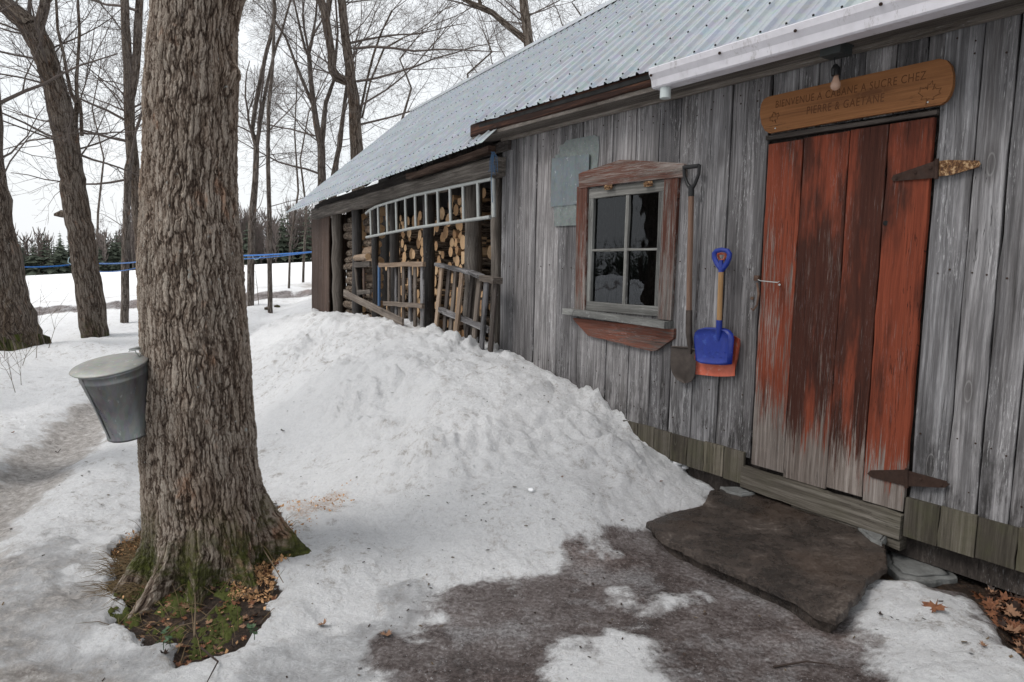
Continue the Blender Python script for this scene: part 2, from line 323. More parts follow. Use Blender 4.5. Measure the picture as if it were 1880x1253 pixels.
# ------------------------------------------------------------------ mesh builder
_csd = {}
def _cs(n):
    if n not in _csd: a = np.arange(n)*2*math.pi/n; _csd[n] = (np.cos(a), np.sin(a))
    return _csd[n]
class MB:
    def __init__(s): s.v = []; s.f = []; s.gc = []; s.rn = []; s.mi = []; s.sm = []; s.we = []; s.n = 0
    def add(s, V, Fc, gc=None, rnd=0., mi=0, smooth=False, wear=0.):
        V = np.asarray(V, float).reshape(-1, 3)
        s.v.append(V); s.gc.append(np.asarray(gc, float).reshape(-1, 3) if gc is not None else V.copy())
        s.rn.append(np.full(len(V), rnd)); s.we.append(np.full(len(V), wear))
        for f in Fc: s.f.append([i+s.n for i in f])
        s.mi += [mi]*len(Fc); s.sm += [smooth]*len(Fc); s.n += len(V); return s
    def plank(s, a, b, wdir, w, t, seg=6, jit=.0015, ch=.0025, rnd=None, mi=0, w2=None, wear=0., g0=0., bow=0.):
        a = np.asarray(a, float); b = np.asarray(b, float); L = np.linalg.norm(b-a); A = (b-a)/L
        Wd = np.asarray(wdir, float); Wd = Wd-A*(Wd @ A); Wd /= np.linalg.norm(Wd); T = np.cross(A, Wd)
        rnd = random.random() if rnd is None else rnd; w2 = w if w2 is None else w2
        V = []; gc = []; nj = seg+1
        jl, jr = rs.randn(nj)*jit, rs.randn(nj)*jit
        for i in range(nj):
            u = i/seg; ww = w+(w2-w)*u; l, r_ = -ww/2+jl[i], ww/2+jr[i]; h = t/2; c = min(ch, ww/3, t/3)
            bo = bow*math.sin(u*math.pi)
            for (x, y) in ((l, -h+c), (l+c, -h), (r_-c, -h), (r_, -h+c), (r_, h-c), (r_-c, h), (l+c, h), (l, h-c)):
                V.append(a+A*L*u+Wd*x+T*(y+bo)); gc.append((g0+L*u, x+rnd*3, y))
        Fc = [[i*8+k, i*8+(k+1) % 8, i*8+8+(k+1) % 8, i*8+8+k] for i in range(seg) for k in range(8)]
        Fc += [list(range(7, -1, -1)), [seg*8+k for k in range(8)]]
        return s.add(V, Fc, gc, rnd, mi, wear=wear)
    def box(s, c, ax, dims, **k):
        c = np.asarray(c, float); A, B = ax[0], ax[1]; L = dims[0]
        return s.plank(c-np.asarray(A)*L/2, c+np.asarray(A)*L/2, B, dims[1], dims[2], seg=1, jit=0, **k)
    def tube(s, P, r, n=8, mi=0, rnd=0., cap=True, bark=True, smooth=True, lump=0., seed=0, capmi=None, z0=None, prof=None):
        P = [np.asarray(p, float) for p in P]; m = len(P)
        r = [r]*m if np.isscalar(r) else r
        T = [P[min(i+1, m-1)]-P[max(i-1, 0)] for i in range(m)]; T = [t/(np.linalg.norm(t)+1e-12) for t in T]
        ref = np.array([1., 0, 0]) if abs(T[0][0]) < .8 else np.array([0, 1., 0])
        N = ref-T[0]*(ref @ T[0]); N /= np.linalg.norm(N); V = []; gc = []; L = 0 if z0 is None else z0
        for i in range(m):
            if i: L += np.linalg.norm(P[i]-P[i-1])
            N = N-T[i]*(N @ T[i]); N /= np.linalg.norm(N)+1e-12; B = np.array([T[i][1]*N[2]-T[i][2]*N[1], T[i][2]*N[0]-T[i][0]*N[2], T[i][0]*N[1]-T[i][1]*N[0]])
            if not lump and prof is None:
                c_, q_ = _cs(n); V += list(P[i]+(c_[:, None]*N+q_[:, None]*B)*r[i])
                gc += [(c*r[i], q*r[i], L) for c, q in zip(c_, q_)] if bark else [(L, 2*math.pi*k/n*r[i], 0) for k in range(n)]
                continue
            for k in range(n):
                an = 2*math.pi*k/n; c, q = math.cos(an), math.sin(an); rr = r[i]
                if prof is not None: rr *= prof[k % len(prof)]
                if lump: rr *= 1+lump*float(perlin(math.cos(an)*1.3+seed, L*(1.6)+seed*3+q*1.3))*1.5
                V.append(P[i]+(N*c+B*q)*rr)
                gc.append((c*r[i], q*r[i], L) if bark else (L, an*r[i], 0))
        Fc = [[i*n+k, i*n+(k+1) % n, (i+1)*n+(k+1) % n, (i+1)*n+k] for i in range(m-1) for k in range(n)]
        s.add(V, Fc, gc, rnd, mi, smooth)
        if cap:
            o = s.n-m*n
            for base, rev in ((0, True), ((m-1)*n, False)):
                idx = [base+k for k in range(n)]
                vv = [V[i] for i in idx]; cg = [(v @ np.array([1, 0, 0]), v @ np.array([0, 1, 0]), v[2]) for v in vv]
                s.add(vv, [list(range(n))[::-1] if rev else list(range(n))], cg, rnd, mi if capmi is None else capmi)
        return s
    def poly(s, pts, n, t, mi=0, rnd=None, ax=None, g0=0.):
        """extruded outline, pts on the front face, n = outward normal"""
        pts = [np.asarray(p, float) for p in pts]; n = np.asarray(n, float); k = len(pts); rnd = random.random() if rnd is None else rnd
        A, B = ax if ax else (UP, np.cross(UP, n))
        V = pts+[p-n*t for p in pts]; gc = [((p @ A)+g0, p @ B, p @ n) for p in V]
        Fc = [list(range(k)), list(range(2*k-1, k-1, -1))]+[[i, i+k, (i+1) % k+k, (i+1) % k] for i in range(k)]
        return s.add(V, Fc, gc, rnd, mi)
    def build(s, name, mats, parent=None, loc=None):
        V = np.concatenate(s.v); base = np.zeros(3) if loc is None else np.asarray(loc, float)
        if parent is not None:
            base = np.zeros(3); q = parent
            while q is not None: base = base+np.array(q.location); q = q.parent
        me = bpy.data.meshes.new(name); me.from_pydata((V-base).tolist(), [], s.f)
        for nm, ar in (('rnd', s.rn), ('wear', s.we)):
            a = me.attributes.new(nm, 'FLOAT', 'POINT'); a.data.foreach_set('value', np.concatenate(ar).astype(np.float32))
        a = me.attributes.new('gc', 'FLOAT_VECTOR', 'POINT'); a.data.foreach_set('vector', np.concatenate(s.gc).astype(np.float32).ravel())
        for m in (mats if isinstance(mats, (list, tuple)) else [mats]): me.materials.append(M[m])
        me.polygons.foreach_set('material_index', s.mi); me.polygons.foreach_set('use_smooth', s.sm)
        me.update(); o = bpy.data.objects.new(name, me); COL.objects.link(o)
        if parent is not None: o.parent = parent
        elif loc is not None: o.location = loc
        return o
def thing(name, loc, label, cat, group=None):
    o = bpy.data.objects.new(name, None); COL.objects.link(o); o.location = loc; o.empty_display_size = .1
    return tag(o, label, cat, group)
def tag(o, label=None, cat=None, group=None, kind=None):
    if label: o['label'] = label
    if cat: o['category'] = cat
    if group: o['group'] = group
    if kind: o['kind'] = kind
    return o
# ------------------------------------------------------------------ ground sheet
TREE = np.array([-1.335, 3.0])
_ms = [-9, .45, .62, .8, .96, 1.21, 1.54, 1.84, 2.07, 2.38, 2.77, 3.28, 3.9, 4.8, 6.5, 9.5, 11, 13]
_mz = [0, 0, .03, .07, .12, .21, .28, .38, .46, .54, .60, .63, .64, .65, .64, .42, .15, 0]
GP = lambda L, z=0: [ground(a, b, z) for a, b in L]
P_MUD = GP([(620, 1330), (690, 1215), (770, 1130), (800, 1085), (950, 1065), (1060, 1035), (1185, 975), (1300, 950), (1318, 905), (1285, 868), (1380, 850), (1700, 960), (1880, 1040), (2300, 1200), (2300, 1500), (600, 1500)])
P_PATCH = GP([(1565, 1120), (1590, 1068), (1680, 1075), (1770, 1110), (1815, 1160), (1870, 1225), (1960, 1330), (1700, 1360), (1620, 1240)])
P_SLUSH = GP([(1000, 1253), (1060, 1195), (1120, 1165), (1190, 1195), (1215, 1260), (1190, 1340), (980, 1340)])
P_SLUSH2 = GP([(1150, 1100), (1250, 1110), (1200, 1180), (1120, 1160)])
P_SOIL = GP([(1285, 866), (1318, 900), (1420, 1000), (1600, 1060), (1780, 1085), (1830, 1160), (1900, 1250), (2200, 1500), (2400, 1300), (1880, 1010), (1600, 900), (1370, 850)])
P_MOSS = GP([(205, 1120), (190, 1050), (235, 985), (300, 900), (400, 880), (500, 930), (535, 975), (520, 1060), (490, 1130), (440, 1185), (330, 1210), (285, 1165)])
P_GREY = GP([(-300, 1020), (0, 1010), (120, 985), (170, 1090), (210, 1170), (330, 1230), (480, 1200), (650, 1130), (760, 1090), (640, 1320), (600, 1700), (-600, 1700)])
P_BROWN = GP([(0, 1253), (30, 1215), (120, 1235), (200, 1300), (100, 1500), (-200, 1500)])
P_PATH = GP([(0, 960), (0, 870), (80, 810), (150, 750), (200, 722), (262, 690), (262, 730), (205, 765), (130, 830), (60, 900)])
P_CHIP = GP([(505, 935), (560, 925), (640, 920), (655, 950), (600, 975), (540, 975)])
def seg_d(x, y, P):
    d = np.full(np.shape(x), 1e9)
    for a, b in zip(P[:-1], P[1:]):
        a, b = np.array(a[:2]), np.array(b[:2]); e = b-a
        t = np.clip(((x-a[0])*e[0]+(y-a[1])*e[1])/(e @ e), 0, 1); d = np.minimum(d, np.hypot(x-a[0]-e[0]*t, y-a[1]-e[1]*t))
    return d
RUT1 = GP([(-250, 1150), (0, 915), (70, 850), (150, 785), (200, 745), (262, 700), (330, 660)])
RUT2 = GP([(60, 1250), (150, 1100), (235, 965), (330, 880), (400, 800)])
RUT3 = GP([(440, 640), (500, 598), (570, 572), (640, 560)])
DITCH = [(-30, 12.4), (-13.4, 17.1), (-11.2, 20.), (-9., 24.5), (-7.8, 28.), (-5, 36)]
def scoord(x, y):
    dx, dy = x-PC[0], y-PC[1]
    sS = dx*sd[0]+dy*sd[1]; qS = dx*sn[0]+dy*sn[1]
    ex, ey = x-P0[0], y-P0[1]
    sB = ex*wd[0]+ey*wd[1]; qB = ex*wn[0]+ey*wn[1]
    far = sB > SC
    return np.where(far, SC+np.maximum(sS, 0), sB), np.where(far, qS, qB)
def hground(x, y, masks=False):
    x = np.asarray(x, float); y = np.asarray(y, float); r = np.hypot(x, y)
    s, q = scoord(x, y)
    mz = np.interp(s+.42*np.clip(q, 0, 1.1), _ms, _mz)
    wv = .18*fbm(x*.9, y*.9, 3, 5)
    g_ = (1+.10*np.sin(np.clip(q/.9, 0, 1)*math.pi))*(1-sstep(.75+wv-.25*sstep(4, 8, s), 2.35+wv-.45*sstep(4, 8, s), q))
    mound = mz*g_*(q > -.04)*(1-polymask(x, y, P_MUD, .32, .1, 1)*.97)
    mm = sstep(.02, .25, mound)
    near = 1-sstep(14, 40, r)
    mud = polymask(x, y, P_MUD, .16, .22, 1); patch = polymask(x, y, P_PATCH, .12, .10, 2)
    slush = np.maximum(polymask(x, y, P_SLUSH, .12, .15, 3), .8*polymask(x, y, P_SLUSH2, .12, .2, 4))
    soil = polymask(x, y, P_SOIL, .04, .05, 5)*(1-patch); moss = polymask(x, y, P_MOSS, .03, .11, 6)
    grey = polymask(x, y, P_GREY, .25, .3, 7); brown = polymask(x, y, P_BROWN, .15, .2, 8)
    path = polymask(x, y, P_PATH, .2, .25, 9); chip = polymask(x, y, P_CHIP, .1, .15, 10)
    fringe = polymask(x, y, P_MUD, .55, .3, 1)*(1-mud)*(1-patch*.5); mud = mud*(1-patch); inside = q < -.04
    h = mound.copy()
    flat = np.clip(mud+soil, 0, 1)
    rough = (1-.85*flat)*(1-inside)
    h += rough*near*(.045*fbm(x*.8, y*.8, 3, 11)+.020*fbm(x*3.1, y*3.1, 3, 12)+.016*fbm(x*9, y*9, 3, 13)+.006*fbm(x*30, y*30, 2, 14))
    # broken lumps on the shovelled bank
    wx, wy = x+.12*fbm(x*2.2, y*2.2, 2, 50), y+.12*fbm(x*2.2, y*2.2, 2, 51)
    l1 = np.abs(fbm(wx*2.6, wy*2.6, 3, 15)); l2 = np.abs(fbm(wx*8, wy*8, 3, 16)); am = .3+1.0*sstep(-.3, .4, fbm(x*.9, y*.9, 2, 52)); am = am*np.clip(mound/.32, .25, 1)
    h += mm*rough*am*(.13*(l1-.15)+.075*(l2-.15)+.16*fbm(x*1.1, y*1.1, 2, 17)+.010*np.abs(fbm(x*26, y*26, 2, 53)))
    h += mud*(.006*fbm(x*7, y*7, 3, 18)+.0025*fbm(x*40, y*40, 2, 19))
    h += patch*(.055+.02*fbm(x*5, y*5, 3, 20))+slush*mud*(.018+.012*np.abs(fbm(x*14, y*14, 3, 21)))
    h += soil*(-.035+.012*fbm(x*12, y*12, 3, 22))
    # snow carried up round the big maple, thin gap of bare soil
    dt = np.hypot(x-TREE[0], y-TREE[1]); h += .10*np.exp(-(dt/.42)**2)-moss*.05+.03*np.exp(-((dt-.62)/.12)**2)
    # ruts
    d1 = seg_d(x, y, RUT1); d2 = seg_d(x, y, RUT2); d3 = seg_d(x, y, RUT3)
    h += -.07*np.exp(-(d1/.22)**2)+.035*np.exp(-((d1-.42)/.2)**2)
    tread = np.sin(55*(x*.35+y*.94)+3*fbm(x*3, y*3, 2, 30))
    h += -.03*np.exp(-(d2/.24)**2)+.007*tread*np.exp(-(d2/.17)**2)*(1-sstep(6, 9, r))
    h += -.09*np.exp(-(d3/.35)**2)
    for (tx, ty, rr) in ((-7.6, 10.9, 1.25), (-7.2, 12.2, .7)): h += -.10*np.exp(-(np.hypot(x-tx, y-ty)/rr)**2)*0
    for (px, py, a, w_) in ((5, 730, .16, .45), (95, 655, .2, .7), (140, 640, -.10, .5)):
        c = ground(px, py); h += -a*np.exp(-(np.hypot(x-c[0], y-c[1])/w_)**2)
    # far field tilts up to the right, bank of bare earth along its edge
    a_ = np.clip(x/np.maximum(y, 1), -.95, -.2)
    dpx = 30+(a_+.70)/.41*-34
    zf = (H-dpx/1280*180)
    beyond = y-18-.5*fbm(x*.25, y*0, 2, 44)
    lin = np.interp(a_, [-.95, -.75, -.71, -.53, -.39, -.285, -.2], [-.25, -.12, -.08, .24, .42, .64, .7])
    t = np.clip((y-18)/162, 0, 1); k18 = np.clip((y-9.5)/8.5, 0, 1)
    h += np.where(y > 18, (lin+.1)*(1-t)+zf*t-.1, lin*k18**1.3)*(y > 0)
    h += .13*sstep(-.1, .25, beyond)-.06*np.exp(-((beyond+.7)/.7)**2)*(y > 0)
    inside = inside & (s < 10.35) & (q > -4.4)
    h = np.where(inside, -.04, h)
    if not masks: return h
    bank = (y > 0)*sstep(-.5, -.2, beyond+.3*fbm(x*.8, y*.8, 3, 40))*(1-sstep(.12, .3, beyond+.25*fbm(x*1.5, y*.8, 3, 41)))
    base = sstep(.35, .0, h)*mm
    dirt = np.clip(path*.75+.5*np.exp(-(d1/.28)**2)+.28*np.exp(-(d2/.3)**2)+.22*np.exp(-(d1/.9)**2)+.4*np.exp(-(d3/.4)**2)+.55*sstep(.5, 2.5, beyond)*(1-sstep(2.5, 6, beyond))+brown*.9+.25*grey, 0, 1)
    wet = np.clip(grey*1.0+fringe*.9+base*.3+.5*patch+.35*np.exp(-(d2/.3)**2)+.05, 0, 1)*(near)
    soilm = np.clip(np.maximum(soil, moss*.85)+inside*1., 0, 1)
    return h, np.maximum(mud*(1-.85*slush), bank*1.1), dirt, soilm, wet, chip
ang = np.concatenate([np.arange(-180, -96, 6.), np.arange(-96, -46, 1.), np.arange(-46, 46, .2), np.arange(46, 96, 1.), np.arange(96, 180, 6.)])
rad = [.35]
while rad[-1] < 480: rad.append(rad[-1]*(1.006 if rad[-1] < 13 else 1.013))
rad = np.array(rad); na, nr = len(ang), len(rad)
A_, R_ = np.meshgrid(np.radians(ang), rad)
X, Y = R_*np.sin(A_), R_*np.cos(A_)
hh, m1, m2, m3, m4, m5 = hground(X, Y, True)
V = np.stack([X, Y, hh], -1).reshape(-1, 3); V = np.vstack([V, [[0, 0, float(hh[0].mean())]]])
i, j = np.meshgrid(np.arange(nr-1), np.arange(na), indexing='ij'); j2 = (j+1) % na
Q = np.stack([i*na+j, i*na+j2, (i+1)*na+j2, (i+1)*na+j], -1).reshape(-1, 4)[:, ::-1]
Tn = np.stack([np.full(na, nr*na), (np.arange(na)+1) % na, np.arange(na)], -1)[:, ::-1]
me = bpy.data.meshes.new('ground'); me.vertices.add(len(V)); me.vertices.foreach_set('co', V.ravel())
me.loops.add(Q.size+Tn.size); me.loops.foreach_set('vertex_index', np.concatenate([Q.ravel(), Tn.ravel()]))
me.polygons.add(len(Q)+len(Tn)); me.polygons.foreach_set('loop_start', np.concatenate([np.arange(len(Q))*4, len(Q)*4+np.arange(len(Tn))*3]))
me.polygons.foreach_set('use_smooth', np.ones(len(Q)+len(Tn), bool))
for nm, ar in (('mud', m1), ('dirt', m2), ('soil', m3), ('wet', m4), ('chip', m5)):
    a = me.attributes.new(nm, 'FLOAT', 'POINT'); a.data.foreach_set('value', np.append(ar.ravel(), 0).astype(np.float32))
me.update(); me.validate()
g = G('snow_and_thawed_earth', .7, .3); v = g.obj()
nA = g.noise(v, 3.5, 12, .74); nB = g.noise(v, 21, 10, .8); n2 = g.noise(v, 55, 8, .8); n3 = g.noise(v, 210, 5, .8); n0 = g.noise(v, .9, 5, .6)
mixn = g.ma('ADD', g.ma('MULTIPLY', g.ma('SUBTRACT', nA, .5), 1.5), g.ma('MULTIPLY', g.ma('SUBTRACT', nB, .5), 1.3))
# granular snow
grain = g.ramp(g.ma('ADD', g.ma('MULTIPLY', n2, .6), g.ma('MULTIPLY', n3, .4)), [(.38, (.76, .77, .79)), (.5, (.89, .895, .91)), (.6, (.95, .955, .96))])
snc = g.mix(g.sm(nB, .52, .7, 0, .22), grain, (.66, .67, .69))
wt = g.ma('ADD', g.attr('wet', 'Fac'), mixn)
snc = g.mix(g.sm(wt, .5, 1.0, 0, .7), snc, g.ramp(nB, [(.40, (.22, .215, .225)), (.5, (.42, .425, .44)), (.6, (.66, .67, .69))]))
dt = g.ma('ADD', g.attr('dirt', 'Fac'), mixn)
snc = g.mix(g.sm(dt, .38, .85, 0, .85), snc, g.ramp(nB, [(.40, (.20, .17, .15)), (.5, (.42, .38, .35)), (.6, (.66, .63, .61))]))
cp = g.ma('ADD', g.attr('chip', 'Fac'), g.ma('MULTIPLY', g.ma('SUBTRACT', n2, .5), 2.))
snc = g.mix(g.sm(cp, .85, 1.15, 0, .7), snc, (.50, .30, .17))
# drifts of fine dirt over the bank, and single specks
dp = g.ma('MULTIPLY', g.sm(n0, .40, .56, .12, 1), g.sm(g.noise(g.vm(v, (1, 1, .5)), 9, 12, .85), .51, .63, 0, .8)); snc = g.mix(dp, snc, (.36, .32, .29))
sp = g.vor(v, 48, 'F1'); spm = g.ma('MULTIPLY', g.sm(sp, .07, .13, 1, 0), g.sm(nA, .5, .58))
snc = g.mix(g.ma('MULTIPLY', spm, .85), snc, (.06, .04, .03))
# icy mud with frost
icy = g.noise(v, 2.6, 12, .78)
mc = g.ramp(g.ma('ADD', g.ma('MULTIPLY', icy, .5), g.ma('MULTIPLY', n2, .5)), [(.40, (.040, .030, .027)), (.485, (.130, .104, .098)), (.55, (.26, .23, .225)), (.62, (.46, .44, .44))])
mc = g.mix(g.sm(g.noise(v, 1.9, 10, .72), .50, .60, 0, .7), mc, g.ramp(n2, [(.40, (.17, .155, .155)), (.6, (.52, .51, .52))]))
mc = g.mix(g.sm(n0, .5, .62, 0, .5), mc, g.mix(1., mc, (1.05, .88, .80), 'MULTIPLY'))
mc = g.mix(g.ma('MULTIPLY', g.sm(g.vor(v, 75, 'F1'), .12, .2, 1, 0), g.sm(nB, .48, .56)), mc, (.62, .62, .64))
mc = g.mix(g.ma('MULTIPLY', g.sm(g.vor(v, 60, 'F1'), .1, .16, 1, 0), g.sm(nA, .5, .42)), mc, (.02, .015, .012))
mk = g.sm(g.ma('ADD', g.attr('mud', 'Fac'), mixn), .22, .82)
c = g.mix(mk, snc, mc)
sc_ = g.ramp(g.ma('ADD', g.ma('MULTIPLY', nB, .5), g.ma('MULTIPLY', n2, .5)), [(.40, (.012, .009, .007)), (.5, (.045, .030, .022)), (.6, (.13, .085, .06))])
so = g.sm(g.ma('ADD', g.attr('soil', 'Fac'), g.ma('MULTIPLY', g.ma('SUBTRACT', nB, .5), .9)), .42, .56)
c = g.mix(so, c, sc_)
ro = g.ma('ADD', g.sm(icy, .42, .58, .2, .5), g.ma('MULTIPLY', g.ma('SUBTRACT', 1., mk), .3))
hb = g.ma('ADD', g.ma('MULTIPLY', n2, .45), g.ma('ADD', g.ma('MULTIPLY', n3, .18), g.ma('MULTIPLY', nB, 1.2)))
g.b.inputs['Subsurface Weight'].default_value = 0
M['ground'] = g.done(c, ro, g.bump(hb, .042, 1.))
me.materials.append(M['ground'])
o = bpy.data.objects.new('ground', me); COL.objects.link(o); tag(o, 'trodden snow, icy mud and bare earth around the cabin', kind='structure')
hz = lambda x, y: float(hground(np.array([x]), np.array([y]))[0])

# ------------------------------------------------------------------ barn
barn = thing('barn', tuple(WP(0, 0, -1.5)), 'weathered grey plank cabin with a long metal roof and a worn red door', 'barn')
m = MB()
ss_ = [3.055, 2.85, 2.55, 2.25, 1.98, 1.66, 1.43, 1.22, 1.04, .85, .65, .40]
Z1 = 2.47
for a, b in zip(ss_[:-1], ss_[1:]):
    split = rs.rand() < .25
    o_ = rs.randn()*.003; c = (a+b)/2; w = (a-b)-.0075
    zb = .27+rs.rand()*.03
    if 1.04 < c < 1.97:
        rn_ = random.random()
        m.plank(WP(c, zb, -.012+o_), WP(c, 1.07, -.012+o_), wd, w, .024, seg=7, jit=.0018, g0=zb, rnd=rn_); m.plank(WP(c, 1.91, -.012), WP(c, Z1, -.012), wd, w, .024, seg=5, jit=.0018, g0=1.93, rnd=rn_)
    else: m.plank(WP(c, zb, -.012+o_), WP(c+rs.randn()*.003, Z1, -.012+rs.randn()*.003), wd, w, .024, seg=14, jit=.0018, g0=zb)
sr = [-.485, -.645, -.775, -.90, -1.05, -1.22, -1.40, -1.58, -1.8, -2.0, -2.2, -2.4, -2.6]
for a, b in zip(sr[:-1], sr[1:]):
    c = (a+b)/2; m.plank(WP(c, .27, -.012+rs.randn()*.003), WP(c+rs.randn()*.003, Z1, -.012+rs.randn()*.003), wd, (a-b)-.006, .024, seg=14, jit=.0018, g0=.27)
for a, b in zip([.397, .24, .125, .01, -.12, -.27, -.41], [.24, .125, .01, -.12, -.27, -.41, -.482]):
    c = (a+b)/2; m.plank(WP(c, 2.105+rs.randn()*.002, -.026), WP(c, Z1-.03*(c < .2), -.026+rs.randn()*.003), wd, (a-b)-.006, .022, seg=6, g0=2.1)
# corner board and return towards the shed
m.plank(WP(3.045, .2, -.10), WP(3.045, Z1, -.10), wn, .17, .02, seg=8)
for a, b in list(zip(ss_[:-1], ss_[1:]))+list(zip(sr[:-1], sr[1:])):
    for z_ in (2.36, 2.30, 1.37, .62, .40):
        for e_ in (.3, .75):
            if rs.rand() < .25 or (1.0 < (a+b)/2 < 1.97 and 1.0 < z_ < 2.): continue
            p = WP(b+(a-b)*e_+rs.randn()*.01, z_+rs.randn()*.012, .002); m.tube([p, p+wn*.0025], .0035+.0015*rs.rand(), 6, mi=1)
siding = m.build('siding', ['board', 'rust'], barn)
m = MB()
def skirt(a0, a1):
    a = a0
    while a > a1+.04:
        b = max(a-(.13+rs.rand()*.025), a1)
        m.plank(WP((a+b)/2, .12+rs.rand()*.01, .012), WP((a+b)/2, .305+rs.rand()*.008, .012+rs.randn()*.002), wd, (a-b)-.004, .022, seg=4, g0=.1); a = b
skirt(3.03, .42); m.build('skirting', 'skirt', barn); m = MB(); skirt(-.482, -2.6)
m.build('skirting', 'skirt', barn)
m = MB().plank(WP(.425, .172, .018), WP(-.48, .157, .018), UP, .125, .05, seg=10, jit=.004); m.plank(WP(.1, .085, .0), WP(-.48, .075, .0), UP, .06, .06, seg=10, jit=.006)
m.build('threshold', 'threshold', barn)
m = MB().plank(WP(.40, 2.085, -.005), WP(-.485, 2.077, -.005), UP, .022, .05, seg=6); m.build('door_header', 'board_dark', barn)
# dark backing inside the wall, side and back walls
m = MB()
for (a, b, z0, z1) in ((3.03, 1.93, .0, 2.45), (1.10, -2.6, 0, 2.45), (1.93, 1.10, 0, 1.08), (1.93, 1.10, 1.95, 2.45)):
    m.add([WP(a, z0, -.05), WP(b, z0, -.05), WP(b, z1, -.05), WP(a, z1, -.05)], [[0, 1, 2, 3]])
m.add([WP(3.03, 0, -.05), WP(3.03, 0, -4), WP(3.03, 2.7, -4), WP(3.03, 4.3, -2.1), WP(3.03, 2.45, -.05)], [[0, 1, 2, 3, 4]])
m.add([WP(-2.6, 0, -.05), WP(-2.6, 0, -4), WP(-2.6, 2.7, -4), WP(-2.6, 4.05, -2.6), WP(-2.6, 2.45, -.05)], [[0, 1, 2, 3, 4]])
m.add([WP(3.03, 0, -4), WP(-2.6, 0, -4), WP(-2.6, 2.7, -4), WP(3.03, 2.7, -4)], [[0, 1, 2, 3]])
m.add([WP(3.03, .02, -4), WP(-2.6, .02, -4), WP(-2.6, .02, -.05), WP(3.03, .02, -.05)], [[0, 1, 2, 3]])
m.build('wall', 'board_dark', barn)
# door
m = MB()
for (a, b, we, zb) in ((.385, .17, .40, .255), (.17, -.085, .22, .235), (-.085, -.275, .05, .25), (-.275, -.478, .0, .235)):
    c = (a+b)/2; m.plank(WP(c, zb, .004+rs.randn()*.002), WP(c, 2.055+rs.randn()*.004, .004), wd, (a-b)-.005, .026, seg=16, jit=.0016, g0=zb, wear=we, rnd={.385: .31, .17: .77, -.085: .12, -.275: .55}[a])
door = m.build('door', 'door', barn)
m = MB().poly([W(*p, .026) for p in ((1636, 329), (1640, 322), (1716, 296), (1719, 296), (1719, 326), (1716, 327), (1640, 333))], wn, .006)
for p in ((1645, 327), (1680, 316), (1708, 308)): m.tube([W(*p, .026), W(*p, .033)], .007, 8)
m.tube([W(1720, 292, .03), W(1719, 329, .03)], .009, 8)
h1 = m.build('hinge', 'rust', door)
m = MB().poly([W(*p, .024) for p in ((1722, 296), (1740, 294), (1796, 295), (1800, 301), (1796, 307), (1745, 322), (1722, 324))], wn, .006)
for p in ((1735, 303), (1758, 304), (1788, 301)): m.tube([W(*p, .024), W(*p, .031)], .006, 8)
m.build('hinge', 'flake', barn)
m = MB().poly([W(*p, .026) for p in ((1592, 870), (1598, 864), (1664, 863), (1664, 893), (1600, 877))], wn, .006)
m.tube([W(1665, 861, .03), W(1664, 896, .03)], .009, 8)
m.build('hinge', 'rust', door)
m = MB().poly([W(*p, .03) for p in ((1667, 865), (1737, 884), (1741, 891), (1735, 896), (1667, 893))], wn, .006)
for p in ((1690, 880), (1728, 890)): m.tube([W(*p, .03), W(*p, .036)], .006, 8)
m.build('hinge', 'rust', barn)
m = MB().tube([W(1392, 514, .05), W(1396, 516, .055), W(1428, 519, .05), W(1431, 517, .02)], .0028, 8); m.tube([W(1431, 523, .02), W(1431, 523, .05)], .006, 8)
m.build('hook', 'alu', door)
m = MB().box(W(1391, 511, .012), (wd, UP, wn), (.03, .03, .03)); m.tube([W(1390, 520, .03), W(1393, 540, .045), W(1390, 560, .045), W(1383, 570, .035), W(1379, 567, .02)], [.006, .007, .006, .005, .004], 8)
m.tube([W(1381, 548, .0), W(1381, 548, .012)], .010, 8)
m.build('door_latch', 'shaft', barn)
# knots and a dark hole in the door stay in the mesh: small keyhole plug
m = MB().tube([W(1626, 410, .019), W(1626, 410, .021)], .012, 10); m.build('keyhole', 'black_gap', door)

# window
m = MB()
def sz(px, py): return ws(px, py)
m.poly([W(*p, .034) for p in ((1063, 346), (1062, 320), (1070, 316), (1138, 294), (1155, 294), (1253, 300), (1256, 302), (1256, 325), (1160, 334))], wn, .03, ax=(wd, UP), mi=0)
lint = m.build('window_lintel', 'lintel', barn)
m = MB()
for (x0, x1, xb0, xb1, yt, yb) in ((1064, 1083, 1061, 1077, 344, 572), (1225, 1251, 1211, 1237, 326, 592)):
    a, b = ws(x0, yt), ws(x1, yt); c, d = ws(xb0, yb), ws(xb1, yb)
    m.plank(WP((c[0]+d[0])/2, 1.035, .014), WP((a[0]+b[0])/2, a[1] if x0 < 1100 else 1.935, .014), wd, a[0]-b[0], .028, seg=8, g0=1.)
    o = m.build('window_casing', 'casing', barn); m = MB()
m.plank(WP(2.075, 1.03, .035), WP(1.025, 1.005, .04), wn, .09, .045, seg=8, jit=.003); m.build('window_sill', 'sash', barn)
m.poly; m = MB().poly([W(*p, .026) for p in ((1052, 584), (1140, 594), (1237, 604), (1236, 622), (1204, 644), (1195, 645), (1080, 617), (1053, 588))], wn, .024, ax=(wd, UP)); m.build('window_apron', 'apron', barn)
win = MB()
a0 = ws(1083, 350)[0]; a1 = ws(1225, 335)[0]
zt, zb = 1.925, 1.055; so = -.004
sl = [(a0-.03, zb, zt, .05), (a1+.032, zb, zt, .055)]
for (c, z0, z1, w_) in sl: win.plank(WP(c, z0, so), WP(c, z1, so), wd, w_, .03, seg=5, g0=z0)
midc = ws(1150, 455)[0]
win.plank(WP(midc, zb+.02, so), WP(midc, zt-.04, so), wd, .030, .026, seg=5)
